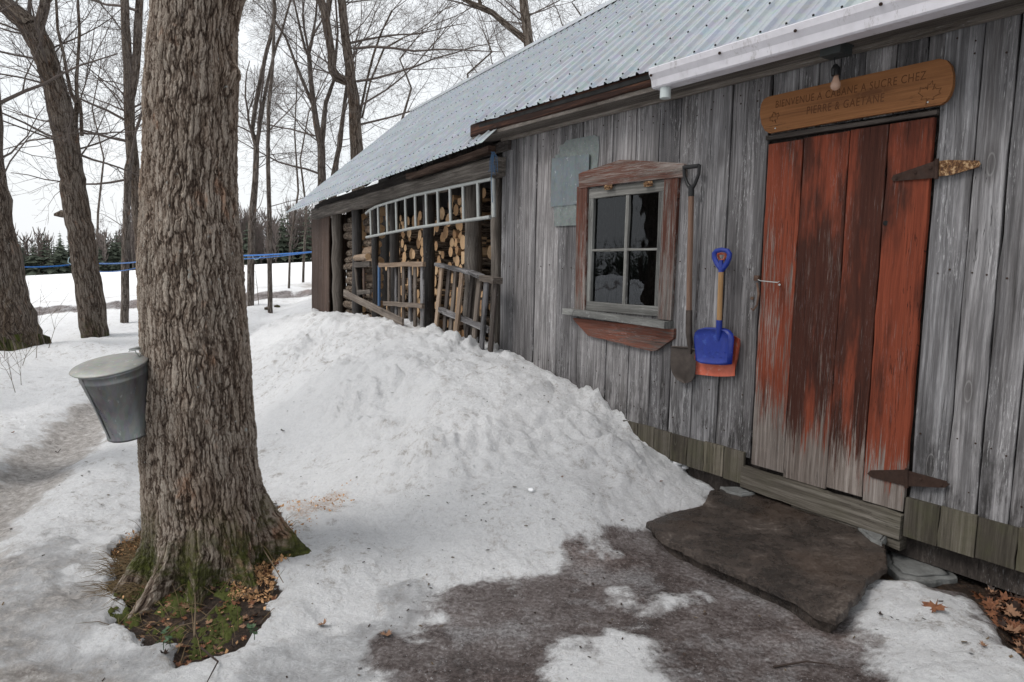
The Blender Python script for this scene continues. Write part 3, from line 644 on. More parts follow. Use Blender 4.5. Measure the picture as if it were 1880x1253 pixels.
for (z, w_) in ((zt-.03, .075), (zb+.028, .065)): win.plank(WP(a0-.006, z, so+.002), WP(a1+.006, z, so+.002), UP, w_, .03, seg=5)
zmid = ws(1150, 459)[1]
win.plank(WP(a0-.05, zmid, so+.001), WP(a1+.05, zmid, so+.001), UP, .018, .02, seg=4)
sash = win.build('window_sash', 'sash', barn)
ca, cb = a0-.05, a1+.055
for (x0, x1) in ((ca, midc+.01), (midc-.01, cb)):
    for (z0, z1) in ((zb+.05, zmid-.004), (zmid+.004, zt-.06)):
        p = MB().add([WP(x0, z0, -.012), WP(x1, z0, -.012), WP(x1, z1, -.012), WP(x0, z1, -.012)], [[0, 1, 2, 3]])
        p.build('window_pane', 'glass', sash)
for (x, y) in ((1117, 344), (1190, 338)):
    p = MB().box(W(x, y, .035), (wd, UP, wn), (.075, .035, .005)); p.tube([W(x-8, y, .04), W(x+8, y-.6, .04)], .006, 8); p.build('window_hinge', 'flake', barn)
# metal patches beside the window
def wavy(pts, n):
    out = []
    for k in range(len(pts)):
        a, b = np.array(pts[k], float), np.array(pts[(k+1) % len(pts)], float)
        for i in range(n): out.append(tuple(a+(b-a)*i/n+rs.randn(2)*(1. if i else 0)))
    return out
m = MB().poly([W(*p, .006) for p in wavy([(1027, 268), (1040, 258), (1092, 248), (1099, 250), (1099, 285), (1095, 345), (1068, 348), (1018, 300), (1018, 286), (1027, 282)], 2)], wn, .003); m.build('metal_patch', 'patch', barn)
m = MB(); q0, q1 = ws(1017, 292), ws(1086, 283); zb_ = ws(1040, 378)[1]
n = 24
for k in range(n+1):
    pass
V = []
for k in range(n+1):
    s_ = q0[0]+(q1[0]-q0[0])*k/n; o_ = .012+(.009 if k % 8 in (0, 1) else 0)
    V += [WP(s_, q0[1]+(q1[1]-q0[1])*k/n, o_), WP(s_, zb_, o_)]
m.add(V, [[2*k, 2*k+1, 2*k+3, 2*k+2] for k in range(n)]); m.build('metal_patch', 'patch_blue', barn)
m = MB().poly([W(*p, .009) for p in wavy([(1017, 377), (1063, 377), (1063, 414), (1018, 416)], 2)], wn, .003); m.build('metal_patch', 'patch', barn)
# vertical battens / split lath seen on the wall, and the plank edge left of the window
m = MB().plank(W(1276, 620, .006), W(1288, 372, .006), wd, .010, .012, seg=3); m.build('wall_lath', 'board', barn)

# eave: soffit, fascia, gutter
m = MB()
m.plank(WP(3.22, 2.455, .10), WP(-2.6, 2.455, .10), wn, .205, .03, seg=30, jit=.004)
m.plank(WP(3.02, 2.44, .03), WP(-2.6, 2.44, .03), UP, .05, .03, seg=20, jit=.002)
m.build('soffit', 'soffit', barn)
m = MB().plank(WP(3.24, 2.516, .20), WP(-2.6, 2.516, .20), UP, .10, .03, seg=30, jit=.004, ch=.01)
m.build('fascia', 'rust_board', barn)
# gutter profile (off, z)
gp = [(.255, 2.562), (.255, 2.455), (.335, 2.455), (.345, 2.462), (.352, 2.50), (.372, 2.530), (.378, 2.56), (.372, 2.566), (.366, 2.560), (.346, 2.51), (.337, 2.468), (.262, 2.462), (.262, 2.562)]
gs0, gs1 = ws(1192, 133, .37)[0], -2.6
m = MB(); V = [WP(s_, z_-.050, o_) for s_ in (gs0, gs1) for (o_, z_) in gp]; k = len(gp)
m.add(V, [[i, (i+1) % k, k+(i+1) % k, k+i] for i in range(k)])
m.add([WP(gs0, z_-.050, o_) for (o_, z_) in gp[:8]], [list(range(8))])
gut = m.build('gutter', 'white_metal', barn)
m = MB()
cds = ws(1222, 165, .30)[0]
m.tube([WP(cds, 2.41, .30), WP(cds, 2.345, .30)], .032, 14, bark=False); m.build('downpipe', 'downpipe', gut)
for (x, y) in ((1195, 139), (1321, 98), (1460, 57), (1617, 8)): MB().tube([W(x, y, .374), W(x, y, .384)], .008, 8).build('gutter_screw', 'rust', gut)

# ------------------------------------------------------------------ roof: ruled between two eaves and the ridge
RZ, RR = 4.49, 2.25
def ridge(t): return SP(t, RZ, -RR)
E0, E1 = S(525, 392, .35), S(885, 262, .35)
B0, B1 = W(872, 228, .225), W(1625, 4, .235)
Bdir = (B1-B0)/np.linalg.norm(B1-B0)
def sheet(name, eave, rdg, n, mat, lift=0.):
    """ribbed sheet: n ribs, profile across, 14 rows up the slope"""
    prof = [(0, 0), (.10, .0), (.18, .017), (.25, .017), (.33, 0), (.62, 0), (.66, .004), (.72, .004), (.76, 0)]
    cols = []
    for i_ in range(n):
        for (f_, hgt) in prof: cols.append(((i_+f_)/n, hgt))
    cols.append((1., 0)); rows = 14; V = []
    for (t, hgt) in cols:
        a, b = eave(t), rdg(t); up_ = (b-a)/np.linalg.norm(b-a); al = eave(min(t+.01, 1))-eave(max(t-.01, 0)); nn = np.cross(al, up_); nn /= np.linalg.norm(nn)
        if nn[2] < 0: nn = -nn
        for r_ in range(rows): V.append(a+(b-a)*r_/(rows-1)+nn*(hgt+lift))
    k = rows; mm_ = MB().add(V, [[c_*k+r_, (c_+1)*k+r_, (c_+1)*k+r_+1, c_*k+r_+1] for c_ in range(len(cols)-1) for r_ in range(k-1)], smooth=False)
    return mm_
roofm = sheet('r', lambda t: E0+(E1-E0)*t, lambda t: ridge(8.3+(.75-8.3)*t), 54, 'roof')
bs = lambda t: B0+Bdir*(t*6.2)+np.array([0, 0, 0.])
roofb = sheet('r', bs, lambda t: ridge(.75+(-5.9-.75)*t), 42, 'roof', .006)
# screws in rows
screws = MB()
def screwrow(eave, rdg, n, us, lift):
    for i_ in range(n):
        t = (i_+.215)/n; a, b = eave(t), rdg(t); L = np.linalg.norm(b-a); up_ = (b-a)/L
        al = eave(min(t+.01, 1))-eave(max(t-.01, 0)); nn = np.cross(al, up_); nn /= np.linalg.norm(nn); nn = nn if nn[2] > 0 else -nn
        for u_ in us:
            u2 = u_+rs.randn()*.006
            if u2 > L-.1: continue
            p = a+up_*u2+nn*(.017+lift); screws.tube([p, p+nn*.008], [.0065, .005], 6)
us = [.03, .42, .95, 1.5, 2.05, 2.6, 3.1]
screwrow(lambda t: E0+(E1-E0)*t, lambda t: ridge(8.3+(.75-8.3)*t), 54, us, 0)
screwrow(bs, lambda t: ridge(.75+(-5.9-.75)*t), 42, us, .006)
roof = roofm; 
allr = MB()
for q_ in (roofm, roofb): allr.add(np.concatenate(q_.v), [[i for i in f] for f in q_.f])
# back slope and ridge cap
allr.add([ridge(8.3), ridge(-5.9), ridge(-5.9)-sn*3.4-UP*2.6, ridge(8.3)-sn*3.4-UP*2.6], [[0, 1, 2, 3]])
ro_ = allr.build('roof', 'roof', barn)
m = MB()
sl = np.array([0, 0, -1.])*.8+sn*.9; sl /= np.linalg.norm(sl); sl2 = -UP*.8-sn*.9; sl2 /= np.linalg.norm(sl2)
for t0 in range(0, 7):
    a = 8.34-t0*2.04; b = a-2.06; lf = UP*(.035+.003*(t0 % 2))
    m.add([ridge(a)+sl*.16+lf*.9, ridge(a)+lf*1.3, ridge(a)+sl2*.16+lf*.9, ridge(b)+sl*.16+lf*.9, ridge(b)+lf*1.3, ridge(b)+sl2*.16+lf*.9], [[0, 1, 4, 3], [1, 2, 5, 4]])
m.build('ridge_cap', 'roof', ro_)
screws.build('roof_screws', 'black_iron', ro_)
# near-black strip under the sheet edge above the gutter
m = MB().plank(B0+Bdir*0.05-UP*.022-wn*.02, B0+Bdir*6.1-UP*.022-wn*.02, UP, .03, .02, seg=10); m.build('sheet_edge_strip', 'black_gap', ro_)
# ------------------------------------------------------------------ woodshed
shed = thing('woodshed', tuple(SP(3.6, 0, -.6)), 'open fronted woodshed of rough grey posts under the metal roof, full of firewood', 'woodshed')
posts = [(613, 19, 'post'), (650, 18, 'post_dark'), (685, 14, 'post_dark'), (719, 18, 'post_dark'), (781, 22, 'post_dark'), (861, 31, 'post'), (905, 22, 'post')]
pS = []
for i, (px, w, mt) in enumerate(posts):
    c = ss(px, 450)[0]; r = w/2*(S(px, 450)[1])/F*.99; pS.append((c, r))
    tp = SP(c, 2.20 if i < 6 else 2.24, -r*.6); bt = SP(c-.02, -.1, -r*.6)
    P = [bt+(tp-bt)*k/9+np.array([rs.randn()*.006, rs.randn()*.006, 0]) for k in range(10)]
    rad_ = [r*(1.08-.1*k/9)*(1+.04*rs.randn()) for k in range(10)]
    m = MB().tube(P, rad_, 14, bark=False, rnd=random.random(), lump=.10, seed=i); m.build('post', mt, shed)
zb0 = [ss(588, 392)[1], ss(896, 312)[1]]
m = MB().plank(SP(ss(583, 392)[0], 2.215, .04), SP(-.0, 2.205, .04), UP, .165, .14, seg=16, jit=.008, ch=.02); m.build('beam', 'post', shed)
m = MB().plank(S(752, 325, .10), S(905, 275, .06), UP, .05, .09, seg=6, jit=.006); m.build('beam', 'board_brown', shed)
m = MB().plank(SP(7.2, 2.33, .0), SP(-.1, 2.37, .02), UP, .10, .03, seg=8, jit=.012)
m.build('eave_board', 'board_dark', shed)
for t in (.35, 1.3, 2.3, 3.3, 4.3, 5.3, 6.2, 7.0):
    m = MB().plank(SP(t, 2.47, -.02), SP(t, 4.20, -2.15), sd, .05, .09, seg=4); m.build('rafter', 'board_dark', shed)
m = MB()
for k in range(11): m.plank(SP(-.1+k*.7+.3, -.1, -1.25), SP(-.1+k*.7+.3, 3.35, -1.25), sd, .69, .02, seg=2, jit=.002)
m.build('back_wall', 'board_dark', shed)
m = MB()
for (x0, x1, y0, y1, o_) in ((573, 593, 401, 572, .0), (592, 605, 398, 571, .03)):
    m.plank(S((x0+x1)/2, 585, o_-.04), S((x0+x1)/2, (y0), o_-.04), sd, abs(ss(x0, 480)[0]-ss(x1, 480)[0])-.01, .025, seg=8, jit=.006)
m.build('end_board', 'board_brown', shed)
m = MB()
for k in range(7): m.plank(SP(7.2, -.1, -.15-k*.155), SP(7.2, 2.1+k*.07, -.15-k*.155), sn, .15, .02, seg=4, jit=.003)
m.build('end_wall', 'board_brown', shed)
m = MB().plank(SP(-.02, .0, -.16), SP(-.02, 2.35, -.16), sn, .3, .03, seg=4); m.build('corner_board', 'board_brown', shed)

# firewood, each billet its own object
def log_mesh(kind, seed, side=False):
    r_ = random.Random(seed); m = MB(); n = 12
    if kind == 'round': pts = [(math.cos(2*math.pi*k/n)*(1+r_.uniform(-.06, .06)), math.sin(2*math.pi*k/n)*(1+r_.uniform(-.06, .06))) for k in range(n)]
    elif kind == 'half': pts = [(math.cos(math.pi*k/8), math.sin(math.pi*k/8)*1.05-.4) for k in range(9)]
    else: pts = [(-.75, -.7), (.1, -.95), (.85, -.55)]+[(math.cos(R(a))*1.0-.1, math.sin(R(a))*.95-.05) for a in (10, 40, 70, 100)]
    L = .40; b = r_.uniform(-.01, .01)
    V = []; gc = []; segs = 4
    for i_ in range(segs+1):
        u_ = i_/segs
        for (x, y) in pts:
            k = 1+.05*math.sin(u_*5+seed)
            V.append((x*.065*k+b*math.sin(u_*3), -L*u_, y*.065*k)); gc.append((x*.065, y*.065, L*u_+seed))
    n = len(pts)
    m.add(V, [[i_*n+k, i_*n+(k+1) % n, (i_+1)*n+(k+1) % n, (i_+1)*n+k] for i_ in range(segs) for k in range(n)], gc, mi=0, smooth=(kind == 'round'))
    for i_, d_ in ((0, .3), (segs, .3)):
        cV = [V[i_*n+k] for k in range(n)]; m.add(cV, [list(range(n))], [(v_[0]+seed, v_[2], .1) for v_ in cV], mi=1)
    return m
LM = []
for k in range(9):
    kind = 'round' if k < 6 else ('half' if k == 6 else 'wedge')
    mm = log_mesh(kind, k+1); M.setdefault('x', None)
    V = np.concatenate(mm.v); me = bpy.data.meshes.new('firewood_log'); me.from_pydata(V.tolist(), [], mm.f)
    a = me.attributes.new('rnd', 'FLOAT', 'POINT'); a.data.foreach_set('value', np.concatenate(mm.rn).astype(np.float32))
    a = me.attributes.new('gc', 'FLOAT_VECTOR', 'POINT'); a.data.foreach_set('vector', np.concatenate(mm.gc).astype(np.float32).ravel())
    me.materials.append(M['log_bark']); me.materials.append(M['log_end'] if kind == 'round' else M['log_end'])
    me.polygons.foreach_set('material_index', mm.mi if kind == 'round' else [1 if rs.rand() < .5 and not mm.sm[i_] else mm.mi[i_] for i_ in range(len(mm.mi))]); me.polygons.foreach_set('use_smooth', mm.sm); me.update(); LM.append((kind, me))
del M['x']
def pack(s0, s1, z0, z1, rmin, rmax, rnd_, side_walls=True):
    C = []; fails = 0
    while fails < 6 and len(C) < 400:
        r = rnd_.uniform(rmin, rmax)*(1. if rnd_.random() < .8 else .75); cand = []
        for _ in range(10): cand.append((rnd_.uniform(s0+r, s1-r), z0+r))
        A = np.array(C) if C else np.zeros((0, 3))
        for i_ in range(len(C)):
            x, z, q = C[i_]
            for j_ in range(i_+1, len(C)):
                x2, z2, q2 = C[j_]; d = math.hypot(x2-x, z2-z)
                if d > q+q2+2*r or d < 1e-6: continue
                a_, b_ = q+r, q2+r; t = (a_*a_-b_*b_+d*d)/(2*d); h_ = a_*a_-t*t
                if h_ <= 0: continue
                h_ = math.sqrt(h_); ux, uz = (x2-x)/d, (z2-z)/d
                for sg in (1, -1):
                    cx, cz = x+ux*t-uz*h_*sg, z+uz*t+ux*h_*sg
                    if cz > min(z, z2)+.01: cand.append((cx, cz))
            for cx in (s0+r, s1-r):
                dx = cx-x
                if abs(dx) < q+r: cand.append((cx, z+math.sqrt((q+r)**2-dx*dx)))
        best = None
        for (cx, cz) in sorted(cand, key=lambda t_: t_[1]):
            if cx < s0+r*.99 or cx > s1-r*.99: continue
            if len(C) and np.any(np.hypot(A[:, 0]-cx, A[:, 1]-cz) < A[:, 2]+r-.003): continue
            best = (cx, cz); break
        if best is None or best[1] > z1: fails += 1; continue
        C.append((best[0], best[1], r))
    return C
rnd_ = random.Random(5)
GL = 'firewood stacked in the woodshed'
LAB = {'round': 'round firewood billet with its sawn end facing out of the stack', 'half': 'split half round firewood billet, pale cut face in the stack', 'wedge': 'split wedge of firewood in the stack of round ends'}
nlog = 0
bays = [(.30, .78, .54, 2.02), (1.02, 1.90, .54, 2.10), (2.06, 3.05, .54, 1.98), (3.2, 3.95, .56, 2.0)]
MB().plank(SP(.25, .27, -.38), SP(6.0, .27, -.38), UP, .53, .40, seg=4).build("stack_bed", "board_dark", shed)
import itertools
for bi, (s0, s1, z0, z1) in enumerate(bays):
    for (cs, cz, r) in pack(s0, s1, z0, z1, .049, .080, rnd_):
        if rnd_.random() < .04: continue
        k = rnd_.choice([0, 1, 2, 3, 4, 5, 0, 1, 2, 6, 7, 8]); kind, me = LM[k]
        o = bpy.data.objects.new('firewood_log', me); COL.objects.link(o)
        off = -.20-rnd_.random()*.14
        o.location = SP(cs, cz, off); o.scale = (r/.065*.97, 1, r/.065*.97)
        o.rotation_euler = (rnd_.uniform(-.04, .04), rnd_.uniform(0, 6.28), 0)
        o.rotation_mode = 'XYZ'
        rz = math.atan2(sn[1], sn[0])-math.pi/2
        o.rotation_euler = Matrix.Rotation(rz+rnd_.uniform(-.05, .05), 4, 'Z').to_3x3().__matmul__(Matrix.Rotation(rnd_.uniform(0, 6.28), 3, 'Y')).to_euler()
        tag(o, LAB[kind], 'firewood', GL); nlog += 1
# far bays: billets lying side-on, bark and split faces showing
def side_log(cs, cz, r, L, col, lab, off=-.22, tilt=0.):
    global nlog
    n = 12; pr = [1+rs.uniform(-.1, .1) for _ in range(n)]
    m = MB(); d = sd*math.cos(tilt)+UP*math.sin(tilt); c = SP(cs, cz, off)
    m.tube([c-d*L/2, c-d*L/6, c+d*L/6, c+d*L/2], [r*.97, r*1.03, r, r*.93], n, mi=0, capmi=1, prof=pr, rnd=rnd_.random())
    o = m.build('firewood_log', [col, 'log_end'], None, loc=c); tag(o, lab, 'firewood', GL); nlog += 1
for (s0, s1, nm) in ((4.15, 4.85, 'second'), (5.05, 5.92, 'far')):
    z = .5
    while z < 2.08:
        r = rnd_.uniform(.05, .078)
        split = rnd_.random() < .25
        side_log((s0+s1)/2+rnd_.uniform(-.05, .05), z+r, r, (s1-s0)*rnd_.uniform(.85, 1.02), 'fresh' if split else 'log_bark',
                 'pale split billet lying sideways among bark covered ones' if split else 'bark covered billet lying sideways in the far bays', off=-.16-rnd_.uniform(0, .1), tilt=rnd_.uniform(-.05, .05))
        z += 2*r*.93
for (x, y) in ((664, 474), (666, 470)):
    pass
cs, cz = ss(664, 473, .0); side_log(cs, cz, .045, .62, 'fresh', 'bright freshly split billet on top of the small wooden frame', off=.0, tilt=-.03)
print('LOGS', nlog)

# ladder lashed along the front of the woodshed
lad = thing('ladder', tuple(S(790, 400, .12)), 'grey aluminium ladder hanging on its side along the woodshed front', 'ladder')
Lq = lambda x, y: S(x, y, .12)
m = MB().tube([Lq(672, 392), Lq(678, 387), Lq(690, 380), Lq(705, 375), Lq(760, 359), Lq(830, 344), Lq(903, 329)], .017, 8, bark=False); m.build('rail', 'alu', lad)
m = MB().tube([Lq(673, 436), Lq(760, 419), Lq(830, 409), Lq(900, 399)], .017, 8, bark=False); m.build('rail', 'alu', lad)
for (x, yt, yb) in ((681, 384, 434), (695, 378, 431), (711, 373, 428), (728, 368, 425), (745, 364, 422), (763, 359, 419), (783, 354, 416), (804.5, 350, 413), (827, 345, 410), (851, 340, 406), (878, 335, 403), (906, 329, 399)):
    m = MB().tube([Lq(x-.7, yt), Lq(x+.7, yb)], .0165 if x < 900 else .02, 8, bark=False); m.build('rung', 'alu', lad)

# pallets and loose timber leaning on the front
def lean(name, loc, parts, label, cat, mats='pallet', off=.14):
    t = thing(name, tuple(loc), label, cat)
    for (nm, a, b, w, th_, o_, mt) in parts:
        m = MB().plank(S(*a, off+o_), S(*b, off+o_), sd if abs(a[0]-b[0]) < abs(a[1]-b[1]) else UP, w, th_, seg=6, jit=.003); m.build(nm, mt or mats, t)
    return t
sl1 = [(714, 494, 714, 590), (727, 493, 727, 596), (741, 492, 741, 600), (752.5, 491, 753, 604), (762, 489, 762, 606), (775.5, 488, 775, 610), (733.5, 492, 733.5, 597)]
parts = [('slat', (a, b-3), (c, d+8), .075 if i != 6 else .03, .02, .0, ['pallet', 'board'][i % 2]) for i, (a, b, c, d) in enumerate(sl1)]
parts += [('crosspiece', (697, 487), (779, 485), .05, .035, .03, 'fresh'), ('crosspiece', (705, 557), (777, 562), .05, .03, .03, None)]
lean('pallet', S(740, 560, .1), parts, 'upright slatted pallet with a pale top rail standing beside the blue plank', 'pallet')
sl2 = [(812, 486, 799, 606), (825, 492, 815, 612), (837, 494, 826, 618), (849, 497, 835, 622), (868, 503, 856, 628), (881, 508, 868, 632), (893, 512, 884, 636), (911, 517, 900, 640), (900, 515, 878, 634)]
parts = [('slat', (a, b), (c, d+10), .07 if i < 8 else .04, .022, [0, -.05, -.05, .03, -.05, -.02, .03, 0, -.07][i], ['fresh', 'board_dark', 'pallet', 'fresh', 'board_dark', 'pallet', 'board', 'board_dark', 'board_dark'][i]) for i, (a, b, c, d) in enumerate(sl2)]
parts += [('crosspiece', (803, 486), (862, 500), .035, .07, .01, 'board'), ('crosspiece', (862, 500), (890, 511), .035, .07, .01, 'board'), ('crosspiece', (888, 511), (914, 516), .045, .09, .01, 'pallet'), ('crosspiece', (808, 569), (900, 607), .05, .045, -.01, 'board')]
lean('pallet', S(860, 570, .14), parts, 'tilted slatted pallet leaning beside the cabin corner', 'pallet', off=.16)
lean('wooden_frame', S(666, 520, .05), [('side', (651, 485), (658, 545), .07, .02, 0, 'post'), ('side', (668, 492), (669, 545), .09, .02, -.03, 'board_brown'), ('rail', (652, 487), (680, 485), .08, .03, .0, 'post'), ('rail', (657, 537), (681, 536), .06, .03, .0, 'post')],
     'small weathered wooden frame below the bright split billet', 'wooden frame', off=.02)
m = MB().plank(S(632, 538, .35), S(740, 592, .35), UP, .085, .022, seg=6, jit=.003)
tag(m.build('loose_board', 'pallet', None, loc=tuple(S(690, 570, .35))), 'long bare board lying slantwise with its end in the snow', 'board')
m = MB().plank(S(696, 488, .06), S(696, 562, .06), sd, .07, .02, seg=4); tag(m.build('blue_plank', 'blueplank', None, loc=tuple(S(696, 530, .06))), 'narrow blue painted plank standing between dark posts', 'plank')
m = MB()
for k in range(16):
    x = 906+rnd_.gauss(0, 4.2); y = 282+rnd_.uniform(0, 8); l = rnd_.uniform(20, 40)
    m.tube([S(904+rnd_.gauss(0, 2), 279, .16), S(x, y, .17), S(x+rnd_.gauss(0, 2), y+l*.5, .15), S(x+rnd_.gauss(1, 2.5), y+l, .14)], .0017, 4, bark=False)
m.tube([S(903, 283, .15), S(902, 330, .15), S(904, 372, .14)], .003, 4)
tag(m.build('twine_bundle', 'twine', None, loc=tuple(S(906, 290, .15))), 'bundle of blue baling twine hung at the cabin corner', 'twine')

# ------------------------------------------------------------------ tools on the wall
sp = thing('spade', tuple(W(1266, 640, .05)), 'old long handled shovel with black grip and brown steel blade hung beside the window', 'shovel')
def wt(pts, off): return [W(x, y, o_) for (x, y), o_ in zip(pts, off if isinstance(off, (list, tuple)) else [off]*len(pts))]
m = MB()
m.tube(wt([(1256, 308), (1283, 305)], .06), .013, 10, bark=False)
m.tube(wt([(1256, 305), (1256, 322), (1262, 338), (1268, 346)], .06), [.011, .010, .011, .014], 10, bark=False)
m.tube(wt([(1284, 303), (1283, 320), (1276, 338), (1270, 347)], .06), [.011, .010, .011, .014], 10, bark=False)
m.tube(wt([(1269, 342), (1269, 361)], .06), .0185, 12, bark=False); m.build('grip', 'black', sp)
m = MB().tube(wt([(1269, 358), (1268, 420), (1266, 500), (1265, 575)], [.06, .055, .05, .05]), .0175, 12, bark=False, rnd=.3); m.build('shaft', 'shaft', sp)
m = MB().tube(wt([(1265, 570), (1265, 610), (1267, 632), (1268, 650)], [.05, .05, .045, .035]), [.0205, .021, .019, .006], 12, bark=False)
# dished blade
b0 = ws(1243, 636), ws(1290, 636); bb = ws(1264, 704)
nx, nz = 13, 15; V = []
cxs = (b0[0][0]+b0[1][0])/2; hw = (b0[0][0]-b0[1][0])/2; zt_, zb_ = b0[0][1], bb[1]
for i_ in range(nz):
    u = i_/(nz-1); z = zt_+(zb_-zt_)*u; wdt = hw*(math.sqrt(max(0, 1-max(0, (u-.45)/.55)**2.2))) if u > .45 else hw*(1-.02*u)
    for k in range(nx):
        x = -1+2*k/(nx-1); V.append(WP(cxs+x*wdt+.006*u*0, z, .022+.030*x*x*(1-u*.5)+.01*math.sin(u*3)))
V2 = [v-wn*.003 for v in V]; Fq = [[i_*nx+k, i_*nx+k+1, (i_+1)*nx+k+1, (i_+1)*nx+k] for i_ in range(nz-1) for k in range(nx-1)]
m.add(V, Fq, smooth=True); m.add(V2, Fq, smooth=True)
m.tube([WP(cxs+hw, zt_, .05), WP(cxs, zt_+.004, .026), WP(cxs-hw, zt_, .05)], .006, 6)
m.build('blade', 'blade', sp)

bl = thing('snow_shovel', tuple(W(1322, 600, .07)), 'blue plastic snow shovel with short pale wooden shaft hanging over the orange one', 'shovel')
def dgrip(m, dx, dy, off, mi, k=1., rad_=.013):
    P = [(1324+dx, 592-118), (0, 0)]
    c = [(1324, 496), (1316, 485), (1311, 474), (1311, 466), (1315, 461), (1325, 459), (1336, 461), (1340, 467), (1339, 475), (1334, 486), (1326, 496)]
    cx_, cy_ = 1325, 472
    m.tube(wt([((x-cx_)*k+cx_+dx, (y-cy_)*k+cy_+dy) for x, y in c], off), rad_, 10, bark=False, mi=mi)
m = MB(); dgrip(m, 0, 0, .085, 0, 1., .0135); dgrip(m, 0, -.5, .085, 0, .86, .010)
m.tube(wt([(1324, 478), (1324, 500)], .085), [.012, .016], 12, bark=False); m.build('grip', 'blue', bl)
m = MB().tube(wt([(1324, 496), (1322, 545), (1320.5, 592)], .085), .0152, 12, bark=False, rnd=.6); m.build('shaft', 'shaft_new', bl)
m = MB().tube(wt([(1320.5, 588), (1320, 606), (1320, 626)], [.085, .082, .07]), [.018, .018, .012], 12, bark=False)
def scoop(m, outline, off_b, off_r, th, ribs=0):
    """dished plastic blade from an outline (px), centre sits back, rim forward"""
    pts = [ws(x, y) for x, y in outline]; c = np.mean(pts, 0); n = len(pts)
    rings = [(1., off_r), (.93, off_b+.008), (.88, off_b), (.5, off_b), (.0, off_b)]
    for back in (0, 1):
        V = []
        for (k, o_) in rings:
            for (s_, z_) in pts: V.append(WP(c[0]+(s_-c[0])*k, c[1]+(z_-c[1])*k, o_-back*th))
        m.add(V, [[i_*n+j_, i_*n+(j_+1) % n, (i_+1)*n+(j_+1) % n, (i_+1)*n+j_] for i_ in range(len(rings)-1) for j_ in range(n)], smooth=True)
ol = [(1291, 640), (1289, 618), (1291, 609), (1297, 603), (1306, 601), (1320, 601), (1340, 602), (1350, 606), (1356, 613), (1358, 622), (1356, 645), (1354, 668), (1340, 670), (1318, 669), (1300, 667), (1293, 663)]
# the blue blade shows its convex back: rim towards the wall
scoop(m, ol, .078, .052, .003)
for k in range(4): m.tube(wt([(1300+k*14, 647), (1303+k*14, 647.5)], .079), .0022, 6)
for k in range(3): m.tube(wt([(1307+k*14, 656), (1310+k*14, 656.5)], .079), .0022, 6)
m.build('blade', 'blue', bl)
og = thing('snow_shovel', tuple(W(1325, 655, .03)), 'orange plastic scoop hanging behind the blue shovel, only its lower rim and grip showing', 'shovel')
m = MB(); c = [(1318, 467), (1325, 466), (1333, 467), (1331, 472), (1328, 478), (1322, 478), (1319, 472), (1318, 467)]
m.tube(wt(c, .055), .007, 8, bark=False); m.tube(wt([(1325, 476), (1323, 540), (1321, 610)], .045), .011, 10, bark=False); m.build('grip', 'orange', og)
m = MB(); ol = [(1282, 687), (1286, 655), (1292, 625), (1300, 612), (1340, 612), (1358, 616), (1366, 621), (1366, 632), (1361, 660), (1354, 690), (1340, 691), (1320, 691), (1300, 689)]
pts = [ws(x, y) for x, y in ol]; c = np.mean(pts, 0); n = len(pts)
for back in (0, 1):
    V = []
    for (k, o_) in ((1., .055), (.94, .024), (.5, .02), (0, .02)):
        for (s_, z_) in pts:
            oo = o_ if not (k == 1. and z_ < c[1]-.09) else .026
            V.append(WP(c[0]+(s_-c[0])*k, c[1]+(z_-c[1])*k, oo-back*.003))
    m.add(V, [[i_*n+j_, i_*n+(j_+1) % n, (i_+1)*n+(j_+1) % n, (i_+1)*n+j_] for i_ in range(3) for j_ in range(n)], smooth=True)
m.build('blade', 'orange', og)

# ------------------------------------------------------------------ sign and lamp
SO = .045
q = [W(1412, 245, SO), W(1404, 240, SO), W(1398, 228, SO), W(1395, 210, SO), W(1397, 192, SO), W(1402, 183, SO), W(1410, 178, SO), W(1560, 144, SO), W(1725, 108, SO), W(1738, 111, SO), W(1746, 121, SO), W(1750, 138, SO), W(1749, 158, SO), W(1744, 174, SO), W(1736, 186, SO), W(1727, 192, SO), W(1560, 219, SO)]
sg = thing('sign', tuple(W(1570, 180, SO)), 'brown varnished wooden welcome sign with rounded ends and burnt lettering above the door', 'sign')
m = MB().poly(q, wn, .022, ax=(wd, UP), rnd=.37); m.build('board', 'sign', sg)
def lettering(txt, p, q_, hgt, name, off):
    """burnt letters laid on the board between two points"""
    cu = bpy.data.curves.new(name, 'FONT'); cu.body = txt; cu.size = 1; cu.align_x = 'LEFT'; cu.offset = .004; cu.space_character = 1.12; cu.resolution_u = 3
    tmp = bpy.data.objects.new('t', cu); me = tmp.to_mesh(); vs = np.array([v.co[:] for v in me.vertices]); fs = [list(p_.vertices) for p_ in me.polygons]; tmp.to_mesh_clear()
    bpy.data.objects.remove(tmp); bpy.data.curves.remove(cu)
    lo, hi = vs.min(0), vs.max(0); A = (q_-p); L = np.linalg.norm(A); A = A/L; U = UP-A*(UP @ A); U /= np.linalg.norm(U)
    V = [p+A*((v[0]-lo[0])/(hi[0]-lo[0])*L)+U*((v[1]-lo[1])/(hi[1]-lo[1])*hgt)+wn*off for v in vs]
    return MB().add(V, fs).build(name, 'letter', sg)
lettering('BIENVENUE A CABANE A SUCRE CHEZ', W(1424, 199, SO), W(1700, 146, SO), .038, 'lettering', .0012)
lettering('PIERRE & GAETANE', W(1481, 211, SO), W(1623, 187, SO), .040, 'lettering', .0012)
leaf2 = [(0, -1), (.06, -.45), (.55, -.55), (.45, -.3), (.95, -.02), (.8, .1), (.88, .42), (.5, .32), (.42, .45), (.22, .25), (.3, .75), (.12, .68), (0, 1)]
leaf2 = leaf2+[(-x, y) for x, y in leaf2[-2:0:-1]]
